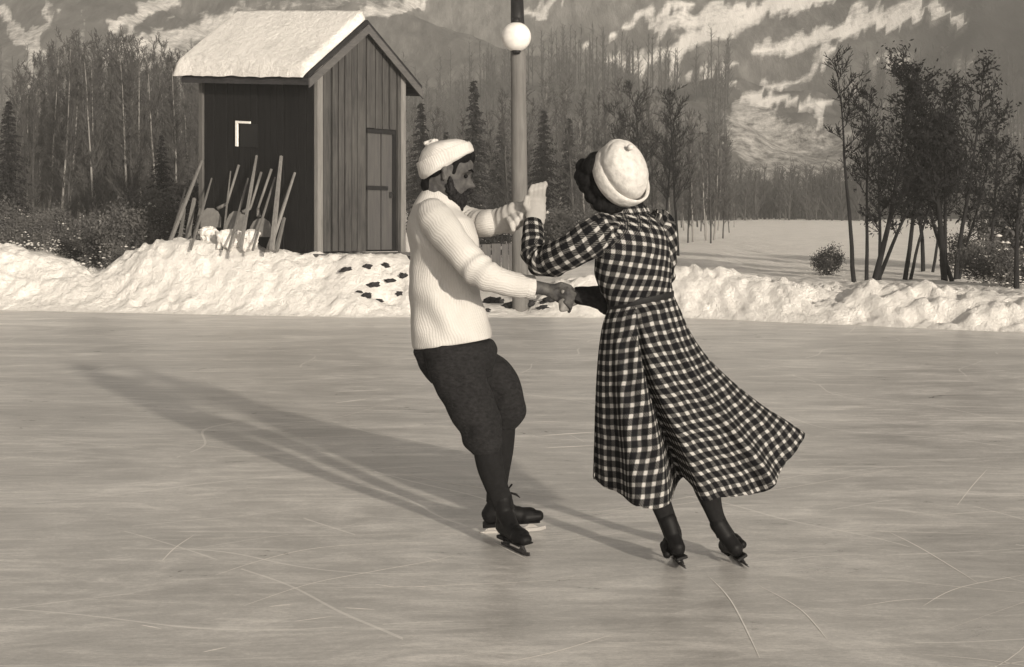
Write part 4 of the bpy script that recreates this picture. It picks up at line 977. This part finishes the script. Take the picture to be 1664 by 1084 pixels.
# ============================== the woman
wom = empty('person', (gx(1110,5.95), 5.95, 0), 0, 'woman seen from behind in checked dress and white felt hat, skirt blowing to the right', 'person')
B = Blob()
fw = Vector((-.58, .76, -.28)).normalized(); up = Vector((-.12, -.12, 1)); up = (up-fw*up.dot(fw)).normalized()
WO = P(990, 334, 5.96)-up*.0
WO = WO+up*(-.005)
hr, wsd = head_rings(WO, up, fw, .98); B.rings(hr)
B.cap(WO+fw*-.03+up*.06, P(1022,372,5.96), .050, .056)
px_chain(B, [(1026,375,5.96,30),(1032,430,5.96,34),(1040,485,5.97,32),(1045,560,5.98,42)])
px_chain(B, [(990,378,5.89,17),(930,408,5.90,15),(875,428,5.98,14),(868,395,6.06,12),(869,362,6.12,10),(870,335,6.14,10)])
px_chain(B, [(1066,378,6.05,17),(1080,450,6.06,14),(1020,476,6.14,11),(958,480,6.13,10),(940,482,6.12,9)])
px_chain(B, [(1030,560,5.97,30),(1055,690,5.95,24),(1066,780,5.95,14),(1078,820,5.95,8)])
px_chain(B, [(1065,560,5.98,30),(1120,690,6.0,24),(1148,780,5.98,14),(1158,815,5.97,8)])
wb = B.build('body', SKIN_D, wom, .005, 2)
B = Blob()
for x, y, Y, r_ in ((957,282,5.95,20),(962,271,5.91,17),(966,262,5.93,14),(952,292,5.93,15),(953,277,5.95,15),(962,300,5.97,19),(948,293,5.97,13),(972,314,5.95,19),(985,326,5.93,18),(1003,332,5.92,16),(970,268,5.95,20),(985,300,5.92,28),(1022,338,5.93,13),(946,270,5.95,11),(943,286,5.95,11),(952,302,5.94,13),(962,318,5.93,13),(975,333,5.92,12),(990,338,5.91,12),(1036,334,5.94,9)):
    c = P(x, y, Y); B.cap(c, c+Vector((.004,0,.006)), r_*Y/F, r_*Y/F)
o = B.build('hair', HAIR, wom, .005, 2)
for v in o.data.vertices: v.co += v.normal*(.0018*noise.noise(v.co*30)+.0012*noise.noise(v.co*160))
# felt hat: deep crown with turned-up brim
n_ = Vector((.60, -.66, .45)).normalized(); e1 = Vector((.59, 0, -.81)); e1 = (e1-n_*e1.dot(n_)).normalized(); e2 = n_.cross(e1)
C0 = P(1005, 288, 5.93); AP = P(1011, 254, 5.83)
rows = spline([[0.,.130,.114,0.],[.15,.137,.124,.18],[.32,.139,.130,.40],[.5,.126,.121,.66],[.68,.103,.100,.92],[.84,.068,.066,1.10],[.94,.032,.032,1.16],[1.,.006,.006,1.16]], 6)
rings = []
for t, ra, rb, kk in rows:
    c = C0.lerp(AP, t)+n_*(.040*math.sin(PI*.5*min(1,t*1.2)))+Vector((.010*math.sin(PI*t),0,0))
    ring = []
    for j in range(72):
        a_ = 2*PI*j/72; q = c+e1*(ra*.88*math.cos(a_))+e2*(rb*.88*math.sin(a_))
        q += (q-c).normalized()*(.007*nz(q, 9)-.010*math.exp(-((t-.45+.2*math.sin(a_*1.5+.6))/.07)**2)*max(0, math.cos(a_-2.6))**2+.004*nz(q, 22))
        ring.append(q)
    rings.append(ring)
wh = add_loft('felt_hat', rings, FELT, wom)
rings = []
for h_, r_ in ((-.012,.93),(-.024,1.0),(-.020,1.06),(.0,1.10),(.026,1.12),(.040,1.10),(.043,1.05),(.03,1.01)):
    ring = []
    for j in range(72):
        a_ = 2*PI*j/72; q = C0+n_*(h_+.006*math.sin(a_*2+1))+e1*(.122*r_*math.cos(a_))+e2*(.113*r_*math.sin(a_)); ring.append(q+(q-C0)*.02*noise.noise(Vector((math.cos(a_)*1.5, math.sin(a_)*1.5, 4))))
    rings.append(ring)
add_loft('hat_brim', rings, FELT, wh, cap=False)
bm = bmesh.new(); bmesh.ops.create_uvsphere(bm, u_segments=16, v_segments=10, radius=.013); me = bpy.data.meshes.new('hat_button'); bm.to_mesh(me); bm.free(); me.materials.append(FELT)
for p__ in me.polygons: p__.use_smooth = True
o = bpy.data.objects.new('hat_button', me); COL.objects.link(o); o.location = AP+(AP-C0)*.16+n_*.046; reparent(o, wh)
# bodice and sleeves
def bdd(q, th, t): return .006*nz(q, 9)+.0022*math.sin(th*9+q.z*9)*max(0,math.sin(th))*(1-ss(.2,.6,t))+.004*nz(q, 20)
def rot_uv(o, ang, off=(0,0)):
    uv = o.data.uv_layers[0]; c, s = math.cos(ang), math.sin(ang)
    for d_ in uv.data: u_, v_ = d_.uv; d_.uv = (u_*c-v_*s+off[0], u_*s+v_*c+off[1])
bo = add_loft('dress_bodice', LR([(990,502,1094,480,5.97,6.0,.105),(986,492,1093,470,5.96,6.0,.112),(975,470,1092,450,5.94,6.01,.130),(967,440,1090,425,5.93,6.02,.142),(968,410,1088,395,5.93,6.03,.145),(972,382,1082,372,5.93,6.03,.130),(982,362,1068,355,5.94,6.02,.100),(996,348,1052,344,5.95,5.99,.072),(1004,340,1046,337,5.95,5.98,.060)], 6, 96, 2.2, bdd), GING, wom)
rot_uv(bo, R(-12))
def puff(c, th, t): return .010*math.sin(th*9)*math.exp(-((t-.10)/.10)**2)+.006*nz(c+Vector((math.cos(th), math.sin(th), 0))*.06, 14)+.006*math.sin(t*60+math.sin(th)*2)*math.exp(-((t-.55)/.18)**2)
sl1 = add_loft('sleeve', tube([(1000,366,5.91,20),(984,376,5.89,29),(962,388,5.87,31),(935,403,5.88,29),(908,418,5.92,28),(886,426,5.97,26),(871,418,6.01,22),(866,402,6.04,19.5),(866,384,6.08,18),(867,367,6.11,17),(868,360,6.12,15)], 8, 56, puff), GING, bo)
sl2 = add_loft('sleeve', tube([(1056,356,6.02,18),(1068,366,6.03,25),(1074,385,6.03,26),(1077,410,6.03,22),(1078,438,6.04,19),(1072,462,6.07,18),(1045,476,6.12,17),(1005,482,6.14,17),(965,482,6.13,16)], 8, 56, puff), GING, bo)
rot_uv(sl2, R(18))
# cuff hanging below the far wrist, its shade put into dark cloth
o = add_loft('cuff', tube([(1010,482,6.12,17),(985,484,6.11,20),(962,482,6.11,17),(940,480,6.10,13.5),(934,480,6.10,11)], 5, 32, lambda c, th, t: .004*math.sin(th*6+t*9)), SHADE_CLOTH, sl2)
o = add_loft('cuff_ruffle', tube([(975,478,6.09,10),(983,492,6.08,13),(990,503,6.08,14),(993,510,6.08,5)], 5, 24, lambda c, th, t: .006*math.sin(th*4+t*7)), SHADE_CLOTH, sl2)
o = add_loft('collar', LR([(995,352,1056,346,5.95,5.98,.078),(999,342,1052,338,5.95,5.98,.070),(1003,337,1048,333,5.95,5.98,.066)], 4, 48, 2, lambda q, th, t: .004*math.sin(th*16)), GING, bo, cap=False)
add_loft('belt', LR([(989,503,1094,484,5.97,6.0,.108),(987,501,1095,482,5.97,6.0,.113),(987,493,1095,474,5.97,6.0,.1155),(988,491,1094,472,5.97,6.0,.113)], 3, 72, 2.2), BELT, bo)
# skirt, cut in gores so the checks meet along the seams
SK = [(990,500,1093,478,5.97,6.0,.105),(980,528,1104,502,5.97,6.01,.150),(974,565,1122,542,5.97,6.02,.180),(970,615,1152,584,5.97,6.04,.205),(968,665,1194,624,5.96,6.06,.225),(967,710,1240,660,5.96,6.08,.24),(966,745,1275,682,5.96,6.10,.25),(965,779,1306,703,5.95,6.12,.25)]
SAG = [(-1,2),(-.9,20),(-.68,40),(-.5,50),(-.30,47),(-.24,38),(-.185,20),(-.13,32),(-.06,52),(.1,54),(.3,62),(.5,68),(.65,60),(.85,32),(1,0)]
NS = 216; MSK = 84; rows = [[float(v) for v in s] for s in SK]; rows = spline(rows, 12)
GORES = [0, 102, 195, 250, 310, 360]
ringsS = []
for k, s in enumerate(rows):
    t = k/(len(rows)-1); a0 = P(s[0], s[1], s[4]); b0 = P(s[2], s[3], s[5]); c = (a0+b0)/2; A_ = (b0-a0)/2; ring = []
    for j in range(NS):
        thd = 360*j/NS; th_ = R(thd); cs, sn = math.cos(th_), math.sin(th_)
        x = math.copysign(abs(cs)**.95, cs); q = c+A_*x+Vector((0,-s[6]*sn,0))
        nr_ = .5+.5*sn
        tt = t**1.6
        q.z -= lerp_table(SAG, x)/398*(t**2.6)*(nr_ if sn > 0 else .45)*(1 if sn > -.2 else .9)
        fold = .020*math.sin(thd*PI/180*5+1.0+1.6*t)+.014*math.sin(thd*PI/180*11+2.2+.8*t)+.006*math.sin(thd*PI/180*23+t*3+4*nz(q,2))+.034*noise.noise(Vector((math.cos(th_)*2.4, math.sin(th_)*2.2, t*1.6)))
        mid_ = .25 + .75*min(1, abs(sn)*1.2)
        q.z += .009*t**4*noise.noise(Vector((th_*5, 3, 0)))+.004*t**6*noise.noise(Vector((th_*22, 8, 0)))
        q += Vector((cs*.25, -sn, 0))*fold*tt*mid_
        if sn > 0:                       # deep fold between the two wings
            xf = -.235+.10*(1-t); q.y += .19*t**1.3*math.exp(-((x-xf)/(.045+.03*t))**2)
            q.y -= .05*t*math.exp(-((x-xf+.17)/.10)**2)+.04*t*math.exp(-((x-xf-.2)/.13)**2)
            q.y += .035*t*t*math.exp(-((x-.42-.1*t)/.09)**2)
        if sn > 0: q.y += .09*t**1.5*(1-ss(-.76,-.66,x)) - .022*t*t*(1-ss(-.62,-.5,x))*ss(-.74,-.64,x) + .020*t**1.3*math.sin(x*17+1.1)*ss(-.05,.2,x)+.012*t*math.sin(x*29)*ss(0,.3,x)
        q += Vector((0, -sn, 0))*(.012*nz(q, 7)+.006*nz(q, 18)+.008*math.sin(thd*PI/180*19+3*nz(q,4))*math.exp(-((t-.06)/.08)**2))*min(1, t*9)
        ring.append(q)
    ringsS.append(ring)
V = []; Fc = []; UVl = []; idx = {}
arc = [[0.]*(NS+1) for _ in ringsS]
for k, r_ in enumerate(ringsS):
    for j in range(NS): arc[k][j+1] = arc[k][j]+math.hypot((r_[(j+1) % NS]-r_[j]).length, 0)
vlen = [[0.]*NS for _ in ringsS]
for k in range(1, len(ringsS)):
    for j in range(NS): vlen[k][j] = vlen[k-1][j]+(ringsS[k][j]-ringsS[k-1][j]).length
me_uv = []
for r_ in ringsS: V += r_
def gore(j):
    d = 360*(j+.5)/NS
    for g0, g1 in zip(GORES, GORES[1:]):
        if g0 <= d < g1: return int((g0+g1)/2/360*NS)
    return 0
for k in range(len(ringsS)-1):
    for j in range(NS):
        j2 = (j+1) % NS; Fc.append((k*NS+j, k*NS+j2, (k+1)*NS+j2, (k+1)*NS+j)); gm = gore(j)
        def uvp(kk, jj): return (arc[kk][jj]-arc[kk][gm], (vlen[kk][jj % NS]*.6+vlen[kk][gm]*.4))
        me_uv += [uvp(k, j), uvp(k, j+1), uvp(k+1, j+1), uvp(k+1, j)]
me = bpy.data.meshes.new('skirt'); me.from_pydata([tuple(v) for v in V], [], Fc); uv = me.uv_layers.new(name='UVMap')
for i, q in enumerate(me_uv): uv.data[i].uv = q
for p__ in me.polygons: p__.use_smooth = True
me.materials.append(GING); sk = bpy.data.objects.new('skirt', me); COL.objects.link(sk)
md = sk.modifiers.new('t', 'SOLIDIFY'); md.thickness = .004; md.offset = 0; reparent(sk, wom)
# stockings, boots
add_loft('stocking', LR([(1035,740,1090,735,5.95,5.95,.06),(1045,785,1089,780,5.95,5.95,.056),(1052,810,1088,803,5.95,5.95,.052),(1068,845,1098,838,5.95,5.95,.042),(1078,870,1107,862,5.95,5.95,.037),(1082,882,1108,876,5.94,5.94,.033)], 5, 32, 2), STOCK, wom)
add_loft('stocking', LR([(1112,740,1178,738,5.99,5.99,.06),(1122,778,1174,775,5.98,5.98,.058),(1129,800,1171,796,5.98,5.98,.054),(1145,832,1174,825,5.98,5.98,.044),(1155,853,1181,845,5.98,5.98,.037),(1165,874,1194,866,5.98,5.98,.035)], 5, 32, 2), STOCK, wom)
boot(wom, Vector((gx(1104,5.97), 5.97, 0)), Vector((-.12, 1, 0)), P(1087, 850, 5.93), DSTEEL, .86, bow=[(-.03,.045,.10,.026),(-.05,.05,.075,.022),(-.04,.03,.12,.02)])
boot(wom, Vector((gx(1202,6.03), 6.03, 0)), Vector((-.16, 1, 0)), P(1166, 848, 5.97), DSTEEL, .86, bow=[(-.03,-.042,.105,.022),(-.06,-.045,.08,.022),(-.02,-.03,.13,.018)])
# pale glove on the raised hand
B = Blob()
B.rings(tube([(868,366,6.11,14),(870,357,6.12,16),(871,345,6.13,16.5),(871,330,6.14,16),(872,318,6.14,16.5)], 6, 32, lambda c, th, t: .0015*math.sin(t*40), flat=.62))
for i in range(4): px_chain(B, [(861+6.8*i,322,6.13,4.8),(862.5+7*i,310-1.6*i,6.11,4.6),(866+6.6*i,303-1.6*i,6.12,4.2),(869+6*i,306-1.5*i,6.16,3.8)])
px_chain(B, [(860,342,6.13,6),(854,332,6.12,5.2),(856,322,6.12,4.4)])
B.build('glove', GLOVE_W, wom, .004, 2)
B = Blob()
px_chain(B, [(944,481,6.12,10),(932,486,6.12,11),(922,492,6.12,10)])
for i in range(4): px_chain(B, [(928-2*i,483+6*i,6.07,5),(918-1.5*i,487+5.2*i,6.04,4.8),(911+.5*i,491+4*i,6.05,4.2),(913+i,494+3*i,6.09,3.8)])
px_chain(B, [(934,480,6.1,5),(924,474,6.05,4.4),(915,474,6.04,4)])
B.build('glove', m_knit('shaded_glove_wool', .22, 40, .004), wom, .004, 2)  # lower glove: same wool dimmed, its shade put into the colour
